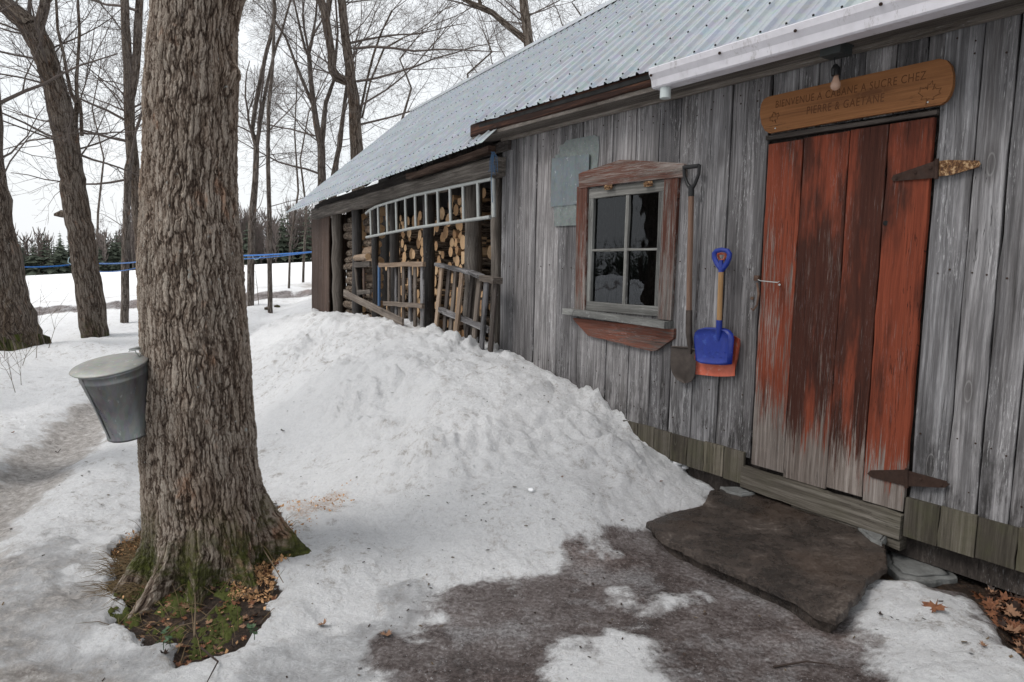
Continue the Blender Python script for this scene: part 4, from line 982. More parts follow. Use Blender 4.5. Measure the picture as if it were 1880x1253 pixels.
for (x, y, sc_, rr_) in ((1422, 216, .032, .3), (1706, 171, .052, -.2)):
    c = W(x, y, SO); pts = [c+wd*(-(a*math.cos(rr_)-b*math.sin(rr_))*sc_)+UP*((a*math.sin(rr_)+b*math.cos(rr_))*sc_)+wn*.001 for a, b in leaf2]
    MB().tube(pts+[pts[0]], .0013, 4, bark=False).build('leaf_emblem', 'letter', sg)
m = MB()
for (x, y) in ((1423, 236), (1703, 188)): m.tube(wt([(x, y), (x+.4, y)], [SO, SO+.003]), .004, 8)
m.build('nail', 'alu', sg)
lp = thing('outdoor_lamp', tuple(W(1534, 92, .12)), 'dark box under the eave with a bare bulb hanging in front of the sign', 'lamp')
m = MB().box(W(1535, 93, .14), (wd, UP, wn), (.105, .055, .10)); m.box(W(1535, 86, .14), (wd, UP, wn), (.115, .012, .11)); m.build('junction_box', 'darkgrey', lp)
m = MB().tube(wt([(1533, 103), (1532, 112), (1534, 122)], .13), .0035, 6); m.tube(wt([(1534, 119), (1534, 126), (1534, 139)], .13), [.010, .021, .019], 12, bark=False); m.tube(wt([(1530, 127), (1529, 139)], .15), .009, 8, bark=False); m.build('socket', 'black', lp)
c = W(1534, 155, .12); P = [c+UP*z_ for z_ in (.048, .035, .022, .008, -.008, -.020, -.027, -.030)]
m = MB().tube(P, [.010, .011, .015, .021, .024, .020, .012, .003], 16, bark=False); m.build('bulb', 'bulb', lp)

# ------------------------------------------------------------------ stone doorstep and broken pavement
def slab(name, poly, z, th, mat, lump, label, cat, seed=0, dome=0., kind=None):
    P = np.array([ground(a, b, z)[:2] for a, b in poly]); n = len(P); c = P.mean(0)
    # resample the outline and roughen it
    out = []
    for i_ in range(n):
        a, b = P[i_], P[(i_+1) % n]; k = max(2, int(np.linalg.norm(b-a)/.025))
        for j_ in range(k):
            p = a+(b-a)*j_/k; out.append(p+np.array([.010*float(perlin(p[0]*8, p[1]*8, seed))+.010*float(perlin(p[0]*24, p[1]*24, seed+9)), .010*float(perlin(p[0]*8, p[1]*8, seed+5))+.010*float(perlin(p[0]*24, p[1]*24, seed+7))]))
    out = np.array(out); n = len(out); V = []
    rings = [(.045, -th), (.03, -.045), (.0, -.032), (.0, -.012), (.003, -.002), (.010, 0), (.06, .001)]+[(k, .002) for k in (.2, .35, .5, .65, .8, .95)]
    for i_, (k, dz) in enumerate(rings):
        for p in out:
            d = c-p; L = np.linalg.norm(d); sh = k if k < .1 else 0
            q_ = p+(d/L*(k+(.008*float(perlin(p[0]*45, p[1]*45, 3+i_)) if i_ < 4 else 0)) if k < .1 else d*k)
            V.append((q_[0], q_[1], z+dz+(dome*(min(k, .5)) if dz > -.001 else 0)+(lump*float(fbm(q_[0]*6, q_[1]*6, 3, seed)) if i_ > 0 else lump*.5*float(perlin(p[0]*9, p[1]*9, 2)))))
    Fc = [[i_*n+j_, i_*n+(j_+1) % n, (i_+1)*n+(j_+1) % n, (i_+1)*n+j_] for i_ in range(len(rings)-1) for j_ in range(n)]+[[(len(rings)-1)*n+j_ for j_ in range(n)]]
    m = MB().add(V, Fc, smooth=True); m.sm = [i_ >= n*4 for i_ in range(len(m.sm))]; return tag(m.build(name, mat, None, loc=(float(c[0]), float(c[1]), z-th)), label, cat, kind=kind)
g = G('wet_stone', .5, .35); v = g.obj(); n1 = g.noise(v, 5, 12, .78); n2 = g.noise(v, 60, 8, .8)
c = g.ramp(g.ma('ADD', g.ma('MULTIPLY', n1, .6), g.ma('MULTIPLY', n2, .4)), [(.40, (.008, .006, .005)), (.49, (.030, .022, .018)), (.56, (.075, .058, .048)), (.64, (.2, .175, .155))])
c = g.mix(g.sm(g.noise(v, 2.2, 4), .5, .66, 0, .4), c, (.06, .036, .022))
c = g.mix(g.sm(g.vor(v, 120), .08, .2, .5, 0), c, (.3, .28, .26))
M['stone'] = g.done(c, g.sm(n1, .4, .6, .16, .5), g.bump(g.ma('ADD', n1, n2), .012))
g = G('grey_concrete', .75, .3); v = g.obj(); n1 = g.noise(v, 9, 10, .78); n2 = g.noise(v, 90, 8, .8)
M['concrete'] = g.done(g.mix(g.sm(n2, .55, .72, 0, .6), g.ramp(n1, [(.35, (.085, .085, .082)), (.65, (.20, .205, .20))]), (.42, .42, .42)), None, g.bump(g.ma('ADD', n1, n2), .005))
slab('stone_doorstep', [(1187, 958), (1235, 940), (1290, 928), (1305, 900), (1400, 890), (1520, 930), (1600, 962), (1625, 1000), (1628, 1040), (1596, 1062), (1575, 1095), (1537, 1133), (1500, 1122), (1455, 1092), (1370, 1058), (1290, 1022), (1215, 984)], .085, .10, 'stone', .004, 'wide dark flat stone doorstep lying before the red door', 'doorstep', 3, .0)
slab('paving_piece', [(1618, 1000), (1640, 988), (1700, 1010), (1745, 1045), (1760, 1062), (1700, 1068), (1650, 1060), (1628, 1042)], -.008, .05, 'concrete', .006, 'larger cracked pale grey paving piece right of the stone doorstep', 'paving', 8)
slab('paving_piece', [(1572, 966), (1600, 970), (1632, 985), (1618, 998), (1600, 990)], .099, .04, 'concrete', .003, 'small pale grey fragment at the corner of the stone doorstep', 'paving', 9)
slab('paving_piece', [(1322, 893), (1360, 893), (1388, 905), (1362, 908), (1335, 902)], .099, .03, 'concrete', .003, 'thin pale fragment on the doorstep below the hanging shovels', 'paving', 12)
def onsnow(x, y):
    d = ray(x, y); T_ = np.concatenate([np.arange(.8, 8, .01), np.arange(8, 60, .05)]); P_ = CAM+d*T_[:, None]
    k = np.argmax(P_[:, 2] <= hground(P_[:, 0], P_[:, 1])+.001); return P_[k].copy()
# ------------------------------------------------------------------ trees
def rot_about(d, ax, a): return d*math.cos(a)+cross(ax, d)*math.sin(a)+ax*(ax @ d)*(1-math.cos(a))
def perp(d, r_):
    v = np.array([r_.gauss(0, 1) for _ in range(3)]); v -= d*(v @ d); return v/(math.sqrt(v @ v)+1e-9)
def cross(a, b): return np.array([a[1]*b[2]-a[2]*b[1], a[2]*b[0]-a[0]*b[2], a[0]*b[1]-a[1]*b[0]])
def grow(m, p, d, L, r, lvl, r_, lift=.05, nk=4, mi=0):
    n = max(3, min(7, int(L/.22))); pts = [p]; dirs = [d]; st = L/n
    for k in range(n):
        d = d+perp(d, r_)*r_.uniform(.05, .26)+UP*lift; d /= np.linalg.norm(d); p = p+d*st; pts.append(p); dirs.append(d)
    rr = [max(r*(1-.72*k/n), .0019) for k in range(n+1)]
    m.tube(pts, rr, 6 if r > .02 else (4 if r > .008 else 3), cap=False, mi=mi)
    if lvl <= 0: return
    for c_ in range((nk if lvl > 1 else nk-1)+(1 if r_.random() < .5 else 0)):
        t = r_.uniform(.22, .98); i_ = min(int(t*n), n-1); u_ = t*n-i_
        q_ = pts[i_]*(1-u_)+pts[i_+1]*u_; a = R(r_.uniform(28, 62)); dd = rot_about(dirs[i_], perp(dirs[i_], r_), a)
        grow(m, q_, dd, L*r_.uniform(.42, .68)*(1.1-.4*t), max(rr[i_]*.48, .0021), lvl-1, r_, lift, nk, mi)
def limb(m, pts, rads, n, mi, lump, seed, z0=None): m.tube(pts, rads, n, mi=mi, lump=lump, seed=seed, cap=True, z0=z0)
def tree(name, loc, trunks, shoots, label, group, mat='bark_bg', sides=16, seed=1, lvl=3, auto=True, twl=1.6, dens=1.):
    """trunks: list of (points, radii) in world space; shoots: (point, dir, length, radius)"""
    t = thing(name, tuple(loc), label, 'tree', group); r_ = random.Random(seed)
    m = MB()
    for k, (P, q_) in enumerate(trunks):
        # finer rings along the given centre line, a slight wander
        PP, QQ = [], []
        for i_ in range(len(P)-1):
            sub = 5
            for j_ in range(sub):
                u_ = j_/sub; PP.append(P[i_]*(1-u_)+P[i_+1]*u_+(np.array([r_.gauss(0, 1), r_.gauss(0, 1), 0])*q_[i_]*.03 if (i_ or j_) else 0)); QQ.append(q_[i_]*(1-u_)+q_[i_+1]*u_)
        PP.append(P[-1]); QQ.append(q_[-1]); limb(m, PP, QQ, sides if k == 0 else max(8, sides-4), 0, .10, seed+k, 0 if k == 0 else 5.)
    m.build('trunk', mat, t)
    b = MB()
    for (p, d, L, r) in shoots: d = np.array(d, float); grow(b, p, d/np.linalg.norm(d), L, r, lvl, r_)
    if auto:
        for k, (P, q_) in enumerate(trunks):
            # leaders carry on above the drawn limbs, side shoots along them
            d = P[-1]-P[-2]; d /= np.linalg.norm(d)
            for _ in range(2): grow(b, P[-1], rot_about(d, perp(d, r_), .3), twl*1.4, min(q_[-1]*.6, .035), lvl, r_, nk=4)
            nsh = max(3, int((3.2 if k == 0 else 2.3)*dens*max(1, len(P)-2)/2))
            for _ in range(nsh):
                i_ = r_.randint(max(0, (len(P)-1)//2) if k == 0 else 0, len(P)-2); u_ = r_.random(); p = P[i_]*(1-u_)+P[i_+1]*u_
                if p[2] < 1.9: continue
                dd = P[i_+1]-P[i_]; dd /= np.linalg.norm(dd); dd = rot_about(dd, perp(dd, r_), R(r_.uniform(45, 80)))
                grow(b, p, dd, twl*r_.uniform(.7, 1.3), max(.006, min(.018, q_[i_]*.18)), lvl, r_, lift=.03)
    if b.n: b.build('branches', 'branch', t)
    return t
def PT(L, Y0, dY=0.):
    out = []
    for k, (x, y) in enumerate(L): out.append(depth(x, y, Y0+dY*k))
    return out
def RP(ws_, Y0): return [w/2*Y0/F for w in ws_]
def base(L, Y0, ws_, flare=1.25, mat=None):
    """trunk from pixel centre line, first point dropped below the snow"""
    P = PT(L, Y0); q_ = RP(ws_, Y0); b = P[0].copy(); b[2] = hz(b[0], b[1])-.25
    return [b]+P, [q_[0]*flare]+q_
GT = 'bare maples around the cabin'
Y1 = 10.6
P, q = base([(5, 648), (0, 560), (-18, 450), (-30, 345), (-38, 230), (-45, 100), (-50, -60)], Y1, [138, 92, 86, 72, 66, 60, 50])
P2 = [P[4], *PT([(-55, 250), (-90, 120), (-130, -40)], Y1)]
t1 = tree('maple_tree', P[0]+UP*.25, [(P, q), (P2, RP([40, 36, 30, 22], Y1))], [(depth(-25, 300, Y1), (1, -.2, .3), 1.6, .02), (depth(-20, 200, Y1), (1, .1, .5), 2.0, .03)], 'thick mossy footed maple cut off by the left edge of the photo', GT, seed=11, sides=20)
Y2 = 12.0
P, q = base([(175, 622), (168, 560), (158, 500), (150, 440), (141, 390), (133, 330), (124, 270), (117, 225), (104, 170), (92, 130), (75, 85), (58, 52)], Y2, [46, 46, 44, 44, 43, 41, 40, 44, 36, 36, 40, 38])
PA = [P[-1], *PT([(35, 30), (10, 8), (-20, -30), (-60, -90)], Y2)]
PB = [P[-2], *PT([(72, 48), (80, 20), (88, -20), (95, -90)], Y2, .05)]
PC1 = [depth(138, 232, Y2), *PT([(141, 205), (142, 185), (140, 150), (143, 110), (146, 60), (143, 0), (148, -60)], Y2, .03)]
PC2 = [depth(140, 190, Y2), *PT([(130, 170), (124, 140), (117, 100), (106, 55), (103, 0), (98, -60)], Y2, -.03)]
PC3 = [depth(150, 250, Y2), *PT([(149, 215), (147, 185)], Y2)]
t2 = tree('maple_tree', P[0]+UP*.25, [(P, q), (PA, RP([36, 32, 30, 26, 20], Y2)), (PB, RP([22, 18, 17, 15, 11], Y2)), (PC1, RP([8, 7, 7, 6, 5, 5, 4, 3], Y2)), (PC2, RP([7, 6, 6, 5, 5, 4, 3], Y2)), (PC3, RP([7, 6, 5], Y2))],
     [(depth(128, 260, Y2), (-1, -.3, .15), 2.4, .022), (depth(124, 250, Y2), (-1, .3, .0), 2.2, .018), (depth(148, 285, Y2), (1, -.2, -.35), 1.6, .02), (depth(146, 245, Y2), (1, -.3, -.1), 1.8, .018), (depth(120, 225, Y2), (-1, .2, .3), 2., .014)], 'leaning maple forking near the sky, left of the big tapped trunk', GT, seed=22, sides=20)
b = MB()
c_ = depth(112, 392, Y2)
for k in range(2): b.tube([c_+np.array([.13, 0, -.01-k*.025]), c_+np.array([.02, -.02, .0-k*.02]), c_+np.array([-.09, -.05, -.02-k*.02])], [.05, .055, .01], 10)
b.build('bracket_fungus', 'log_bark', t2)
Y3 = 14.2
P, q = base([(229, 593), (230, 520), (231, 440), (233, 370), (235, 310), (240, 292)], Y3, [14, 14, 13, 12, 12, 12], 1.1)
t3 = tree('young_maple', P[0]+UP*.25, [(P, q)], [(depth(232, 330, Y3), (-1, -.3, -.2), 2.0, .025), (depth(231, 420, Y3), (-1, .2, .3), 1., .01), (depth(240, 292, Y3), (.1, 0, 1), 2.2, .03)], 'thin crooked maple stem between the leaning maple and the tapped trunk', GT, mat='bark_thin', seed=33, sides=10, auto=False)
Y4 = 14.8
P, q = base([(268, 590), (262, 500), (256, 420), (250, 350), (243, 290), (238, 230), (237, 190), (235, 130), (231, 60), (229, 0), (228, -80)], Y4, [22, 20, 19, 20, 20, 18, 18, 15, 15, 14, 12])
PB = [P[7], *PT([(244, 165), (250, 120), (253, 60), (256, 0), (262, -80)], Y4, .05)]
t4 = tree('maple_tree', P[0]+UP*.25, [(P, q), (PB, RP([15, 13, 14, 14, 13, 10], Y4))], [(depth(228, 220, Y4), (-1, -.2, .5), 2.4, .03), (depth(262, 300, Y4), (1, -.2, .7), 1.6, .02), (depth(234, 260, Y4), (-1, -.3, .4), 2.2, .03), (depth(252, 20, Y4), (-1, -.1, .1), 2.6, .03)], 'double stemmed maple half hidden behind the tapped trunk', GT, seed=44, sides=14)
Y5 = 16.5
P, q = base([(460, 562), (461, 480), (463, 400), (469, 330), (471, 272)], Y5, [13, 13, 13, 11, 10], 1.1)
PA = [P[-1], *PT([(463, 240), (468, 200), (478, 150), (488, 100), (499, 60), (505, 20), (500, -30), (498, -90)], Y5)]
PB = [P[-1], *PT([(478, 225), (486, 175), (497, 125), (507, 85), (517, 60), (528, 20), (545, -40)], Y5, .08)]
t5 = tree('young_maple', P[0]+UP*.25, [(P, q), (PA, RP([8, 8, 8, 8, 7, 7, 7, 6, 5], Y5)), (PB, RP([8, 7, 6, 5, 5, 4, 4, 3], Y5))], [(depth(470, 250, Y5), (-1, 0, .7), 2., .018)], 'slender forked maple right behind the tapped trunk', GT, mat='bark_thin', seed=55, sides=10, twl=1.4)
Y6 = 15.6
P, q = base([(496, 556), (495, 480), (495, 420), (493, 340), (492, 270), (493, 200), (500, 130), (503, 60), (503, 0), (500, -80)], Y6, [9, 9, 9, 8, 7, 7, 6, 5, 5, 4], 1.1)
t6 = tree('young_maple', P[0]+UP*.25, [(P, q)], [(depth(494, 240, Y6), (1, -.2, .7), 2.2, .014), (depth(495, 420, Y6), (-1, 0, .3), 1.2, .008), (depth(495, 380, Y6), (1, .1, .25), 1.4, .010)], 'thinnest maple sapling left of the woodshed roof tip', GT, mat='bark_thin', seed=66, sides=8, twl=1.3)
Y7 = 17.5
P, q = base([(592, 400), (591, 335), (590, 270), (583, 240), (577, 200), (571, 150), (567, 100)], Y7, [16, 15, 14, 12, 10, 9, 8], 1.2)
PA = [P[3], *PT([(594, 230), (598, 190), (612, 150), (616, 110), (620, 60), (616, 0)], Y7, .05)]
PB = [P[5], *PT([(556, 150), (540, 110), (525, 70), (505, 40)], Y7, .05)]
PC1 = [P[-1], *PT([(572, 80), (580, 30), (585, -40)], Y7)]
PD = [P[-1], *PT([(560, 90), (548, 40), (535, -20)], Y7)]
t7 = tree('maple_tree', P[0]+UP*.25, [(P, q), (PA, RP([11, 10, 8, 6, 5, 4, 3], Y7)), (PB, RP([6, 6, 5, 4, 3], Y7)), (PC1, RP([6, 5, 4, 3], Y7)), (PD, RP([6, 5, 4, 3], Y7))], [(depth(588, 320, Y7), (-1, -.2, .4), 2.4, .03), (depth(578, 250, Y7), (-1, .2, .3), 2.4, .025)], 'spreading maple rising behind the low end of the metal roof', GT, mat='bark_thin', seed=77, sides=12)
Y8 = 17.0
P, q = base([(660, 400), (657, 330), (655, 285), (652, 220), (650, 180), (645, 150), (640, 110), (633, 60), (627, 0), (622, -70)], Y8, [26, 24, 23, 21, 20, 18, 17, 15, 14, 12], 1.1)
PA = [P[6], *PT([(632, 148), (618, 142), (609, 125), (608, 95), (602, 60), (596, 20), (584, -10), (575, -60)], Y8, -.05)]
PB = [depth(602, 30, Y8), *PT([(607, -10), (612, -60)], Y8)]
PD = [P[3], *PT([(660, 215), (673, 150), (686, 100), (700, 60), (720, 20)], Y8, .1)]
PE = [P[4], *PT([(665, 215), (680, 150), (705, 90), (740, 70)], Y8, -.1)]
t8 = tree('maple_tree', P[0]+UP*.25, [(P, q), (PA, RP([17, 16, 16, 15, 13, 14, 15, 14, 12], Y8)), (PB, RP([9, 8, 6], Y8)), (PD, RP([5, 5, 4, 4, 3, 3], Y8)), (PE, RP([4, 4, 3, 3, 3], Y8))],
     [(depth(648, 90, Y8), (1, -.1, .05), 3.6, .035), (depth(655, 150, Y8), (1, -.3, .12), 3.4, .03), (depth(657, 230, Y8), (1, .1, .1), 3., .028), (depth(640, 80, Y8), (1, .3, .3), 3., .03), (depth(652, 200, Y8), (1, -.3, .35), 3.2, .025)], 'big maple with an elbow shaped limb behind the metal roof', GT, seed=88, sides=18, twl=2.1, dens=1.3)
Y9 = 17.5
P, q = base([(603, 400), (612, 320), (623, 270), (633, 190), (640, 130)], Y9, [9, 9, 9, 7, 5], 1.1)
P_2, q_2 = base([(612, 400), (618, 320), (622, 250), (632, 210)], Y9+.4, [7, 6, 5, 4], 1.1)
t9 = tree('young_maple', P[0]+UP*.25, [(P, q), (P_2, q_2)], [], 'pair of slim stems between the two maples behind the roof', GT, mat='bark_thin', seed=99, sides=8, twl=1.5)
Y10 = 15.5
P, q = base([(985, 300), (980, 150), (971, 86), (966, 40), (961, 0), (957, -80)], Y10, [24, 22, 18, 16, 15, 12], 1.1)
PA = [depth(972, 80, Y10), *PT([(950, 62), (925, 42), (905, 24), (885, 15), (862, 5), (840, -8), (810, -30)], Y10, -.04)]
PB = [depth(884, 15, Y10), *PT([(880, 0), (883, -40)], Y10)]
t10 = tree('maple_tree', P[0]+UP*.25, [(P, q), (PA, RP([14, 12, 11, 10, 11, 8, 7, 5], Y10)), (PB, RP([7, 6, 4], Y10))], [(depth(900, 20, Y10), (-1, 0, .2), 2.4, .02), (depth(1000, 120, Y10+1), (-.5, 0, 1.), 1.6, .02), (depth(905, 125, Y10+1.), (-.5, .2, 1.2), 2.2, .012), (depth(880, 140, Y10+1.), (-.6, .1, .9), 2., .012), (depth(935, 120, Y10+1.), (-.4, .1, 1.2), 2.0, .012)], 'maple with a long left limb behind the top of the roof', GT, seed=101, sides=14, twl=1.6)
# slim saplings in the gap left of the roof and behind its crest, one thing each
k_ = 0; r_k = random.Random(8)
for (x, y0, y1, Y, w, lab) in ((530, 545, 60, 19, 4.5, 'wispy sapling just left of the roof tip against the sky'), (410, 550, 120, 20, 5, 'sapling hidden low behind the tapped trunk on its right'), (1010, 200, 20, 19, 5, 'bare treetop showing over the roof crest at right'), (1075, 160, -30, 19, 5, 'rightmost bare treetop over the roof crest'), (860, 260, 60, 20, 6, 'twiggy treetop over the middle of the roof crest'), (745, 330, 60, 21, 6, 'twiggy crown above the lower roof crest'), (180, 570, 120, 21, 5, 'faint sapling right of the leaning maple'), (555, 560, 130, 22, 5, 'faint sapling behind the end of the woodshed')):
    k_ += 1; P, q = base([(x, y0), (x+2+r_k.gauss(0, 3), y0+(y1-y0)*.2), (x+r_k.gauss(0, 7), y0+(y1-y0)*.4), (x+r_k.gauss(0, 10), y0+(y1-y0)*.62), (x+r_k.gauss(0, 14), y0+(y1-y0)*.82), (x+r_k.gauss(0, 22), y1)], Y, [w, w*.9, w*.8, w*.6, w*.45, w*.3], 1.1)
    if y0 < 400: P[0] = np.array([P[1][0], P[1][1], 0.])
    tree('young_maple', P[0]+UP*.2, [(P, q)], [], lab, GT, mat='bark_thin', seed=200+k_, sides=7, twl=1.7, dens=1.9)
# maples left of the frame, seen in the window panes
for k_, (x, y, r0, lx, ly, lab) in enumerate(((-3.5, 5.75-1.5, .20, -.7, -.1, 'dark maple seen only in the window reflection, near'), (-6.4, 5.9, .16, -.3, .2, 'maple seen only in the window reflection, middle'), (-8.5, 6.3, .15, .4, .1, 'maple seen only in the window reflection, far'))):
    P = [np.array([x+lx*u*.9, y+ly*u, -.1+7.5*u]) for u in (0, .15, .35, .6, 1.)]
    tree('maple_tree', P[0]+UP*.1, [(P, [r0*1.25, r0, r0*.92, r0*.8, r0*.5])], [(P[2], (.6, .5, .6), 2.4, .05), (P[2], (-.6, .5, .5), 2.4, .05)], lab, GT, seed=300+k_, sides=12, twl=2.)

# the tapped maple in the foreground: finely cut bark, real displacement
tm = thing('maple_tree', (float(TREE[0]), float(TREE[1]), 0.), 'huge furrowed maple trunk in the foreground carrying the sap bucket', 'tree', GT)
Yt = 3.0
prof_px = [(-260, 262, 520), (-140, 272, 480), (-60, 277, 462), (0, 281, 444), (30, 280, 438), (60, 279, 434), (100, 276, 434), (160, 274, 434), (200, 272, 433), (260, 271, 431), (300, 270, 429), (350, 268, 429), (400, 266, 432), (450, 264, 438), (500, 262, 443), (560, 261, 448), (600, 262, 452), (650, 263, 456), (700, 264, 459), (750, 264, 462), (800, 266, 465), (850, 269, 468), (900, 272, 476), (950, 275, 488), (1000, 277, 494), (1040, 277, 496), (1080, 272, 500), (1110, 266, 506), (1140, 262, 512)]
zz, cx_, rr_ = [], [], []
for (y, a, b) in prof_px[::-1]:
    A, B = depth(a, y, Yt), depth(b, y, Yt); zz.append((A[2]+B[2])/2); cx_.append((A[0]+B[0])/2); rr_.append((B[0]-A[0])/2)
zz, cx_, rr_ = map(np.array, (zz, cx_, rr_)); rr_ = rr_*.975
NA, NZ = 340, 620
zs_ = np.linspace(-.12, zz[-1], NZ); th_ = np.linspace(0, 2*math.pi, NA, endpoint=False)
Zg, Tg = np.meshgrid(zs_, th_, indexing='ij')
cxg = np.interp(Zg, zz, cx_); rg = np.interp(Zg, zz, rr_)
ct, st = np.cos(Tg), np.sin(Tg)
# root flares: angle (0 = +x, -90 deg = towards the camera), height they start, reach
fl = np.zeros_like(Zg)
for (a, z0, amp, wdt) in ((8, .46, .22, .20), (-40, .30, .13, .17), (-76, .28, .13, .12), (-106, .26, .17, .11), (-142, .28, .12, .14), (165, .3, .10, .25), (110, .3, .12, .3), (60, .3, .12, .3)):
    da = (Tg-R(a)+math.pi) % (2*math.pi)-math.pi
    fl += amp*np.exp(-(da/wdt)**2)*np.clip((z0-Zg)/z0, 0, 1.3)**2
lump = .013*fbm(np.cos(Tg)*1.2+3, Zg*1.1+np.sin(Tg)*1.2, 3, 60)+.010*fbm(Tg*1.1, Zg*2.3, 3, 61)
burl = .035*np.exp(-(((Tg-R(5)+math.pi) % (2*math.pi)-math.pi)/.25)**2-((Zg-1.95+.32)/.05)**2)*0+.028*np.exp(-(((Tg-R(-8)+math.pi) % (2*math.pi)-math.pi)/.3)**2-((Zg-(H+(481-148)/F*Yt))/.035)**2)
rad_g = rg+fl+lump+burl
Xg, Yg = cxg+ct*rad_g, TREE[1]+st*rad_g
V = np.stack([Xg, Yg, Zg], -1).reshape(-1, 3); base_ = np.array([TREE[0], TREE[1], 0.])
gcv = np.stack([ct*rg+.02*fl, st*rg, Zg], -1).reshape(-1, 3)
i, j = np.meshgrid(np.arange(NZ-1), np.arange(NA), indexing='ij'); j2 = (j+1) % NA
Q = np.stack([i*NA+j, i*NA+j2, (i+1)*NA+j2, (i+1)*NA+j], -1).reshape(-1, 4)
me = bpy.data.meshes.new('trunk'); me.vertices.add(len(V)); me.vertices.foreach_set('co', (V-base_).ravel())
me.loops.add(Q.size); me.loops.foreach_set('vertex_index', Q.ravel()); me.polygons.add(len(Q)); me.polygons.foreach_set('loop_start', np.arange(len(Q))*4)
me.polygons.foreach_set('use_smooth', np.ones(len(Q), bool))
a = me.attributes.new('gc', 'FLOAT_VECTOR', 'POINT'); a.data.foreach_set('vector', gcv.astype(np.float32).ravel())
me.materials.append(M['bark']); me.update(); me.validate(); o = bpy.data.objects.new('trunk', me); COL.objects.link(o); o.parent = tm
r_ = random.Random(4); b = MB(); top = np.array([cx_[-1], TREE[1], zz[-1]-.1])
for (dx, dy, L, r) in ((-.5, .3, 2.6, .13), (.7, -.1, 3., .17), (.1, .5, 3.2, .14), (-.2, -.5, 2.4, .1)): d = np.array([dx, dy, 1.3]); grow(b, top, d/np.linalg.norm(d), L, r, 3, r_)
b.build('branches', 'branch', tm)

# ------------------------------------------------------------------ sap bucket
TOP, BOT = depth(206, 671, 2.78), depth(239, 796, 2.85)
ax_ = (BOT-TOP); LB = np.linalg.norm(ax_); ax_ /= LB
bk = thing('sap_bucket', tuple(TOP+ax_*LB), 'dull galvanised sap bucket with a lid hanging on the big trunk', 'bucket')
n_ = 48; N1 = np.array([1., 0, 0])-ax_*ax_[0]; N1 /= np.linalg.norm(N1); N2 = np.cross(ax_, N1)
prof = [(0, .1255), (.004, .1295), (.010, .1295), (.014, .1265), (.035, .1245), (.038, .1265), (.042, .1240), (LB*.5, .103), (LB-.012, .0835), (LB-.010, .086), (LB, .086), (LB, .082), (LB-.008, .080), (LB-.008, .0)]
V = [TOP+ax_*h_+(N1*math.cos(2*math.pi*k/n_)+N2*math.sin(2*math.pi*k/n_))*q_ for (h_, q_) in prof for k in range(n_)]
m = MB().add(V, [[i_*n_+k, i_*n_+(k+1) % n_, (i_+1)*n_+(k+1) % n_, (i_+1)*n_+k] for i_ in range(len(prof)-1) for k in range(n_)], smooth=True)
m.add([v-wn*0+(TOP-v)*.01 for v in V[:n_*8]], [[i_*n_+k, i_*n_+(k+1) % n_, (i_+1)*n_+(k+1) % n_, (i_+1)*n_+k] for i_ in range(7) for k in range(n_)], smooth=True)
# folded side seam
m.tube([TOP+ax_*h_+(N1*math.cos(R(118))+N2*math.sin(R(118)))*(q_+.001) for (h_, q_) in ((.015, .1265), (LB-.014, .0838))], .0025, 6)
m.build('pail', 'bucket', bk)
la = depth(135, 681, 2.73); lb = depth(262, 643, 2.84); lc = (la+lb)/2; LA = lb-la; lr = np.linalg.norm(LA)/2; LA /= lr*2
lr = .143; LA = LA+ax_*(-(LA @ ax_)); LA /= np.linalg.norm(LA); lc = TOP-LA*.008; LN = -ax_-LA*(-ax_ @ LA); LN /= np.linalg.norm(LN); L2 = np.cross(LN, LA)
V = []
for (k_r, hh_) in ((0, .012), (.3, .011), (.7, .009), (.97, .003), (1.0, -.001), (.985, -.004), (.9, .0)):
    for k in range(n_):
        a = 2*math.pi*k/n_; V.append(lc+(LA*math.cos(a)+L2*math.sin(a)*.95)*lr*k_r+LN*(hh_+.004))
m = MB().add(V, [[i_*n_+k, i_*n_+(k+1) % n_, (i_+1)*n_+(k+1) % n_, (i_+1)*n_+k] for i_ in range(6) for k in range(n_)], smooth=True); m.build('lid', 'lid', bk)
m = MB().tube([depth(238, 643, 2.82), depth(252, 640, 2.85), depth(272, 639, 2.96), depth(290, 639, 3.0)], [.006, .007, .009, .009], 10); m.tube([depth(246, 640, 2.82), depth(250, 648, 2.82), depth(256, 655, 2.83), depth(258, 648, 2.84)], .0022, 6)
m.tube([depth(236, 646, 2.80), depth(246, 642, 2.80), depth(258, 643, 2.82)], .002, 6)
m.build('spile', 'alu', bk)

# ------------------------------------------------------------------ moss, chips, grass and litter round the trunk
def scatter(n, poly, seed):
    P = np.array([p[:2] for p in poly]); lo, hi = P.min(0), P.max(0); r_ = np.random.RandomState(seed); out = []
    while len(out) < n:
        q_ = lo+(hi-lo)*r_.rand(4*n, 2); k = polymask(q_[:, 0], q_[:, 1], poly, .03, .06, 6) > r_.rand(4*n); out += list(q_[k])
    return np.array(out[:n])
def hts(pts): return hground(pts[:, 0], pts[:, 1])
inside_tree = lambda p: np.hypot(p[0]-TREE[0], p[1]-TREE[1]) < .235
M['moss_mat'] = plain('moss', (.075, .088, .016), .95, var=.55, sc=22, bump=.003)
P_M2 = GP([(215, 1110), (300, 1075), (430, 1040), (440, 1090), (440, 1140), (400, 1185), (330, 1190), (290, 1150), (250, 1130)])
P_M3 = GP([(205, 1120), (215, 1080), (290, 1060), (330, 1100), (300, 1150), (250, 1135)])
m = MB()
pt = np.vstack([scatter(1500, P_M2, 1), scatter(800, P_M3, 2)]); hz_ = hts(pt)
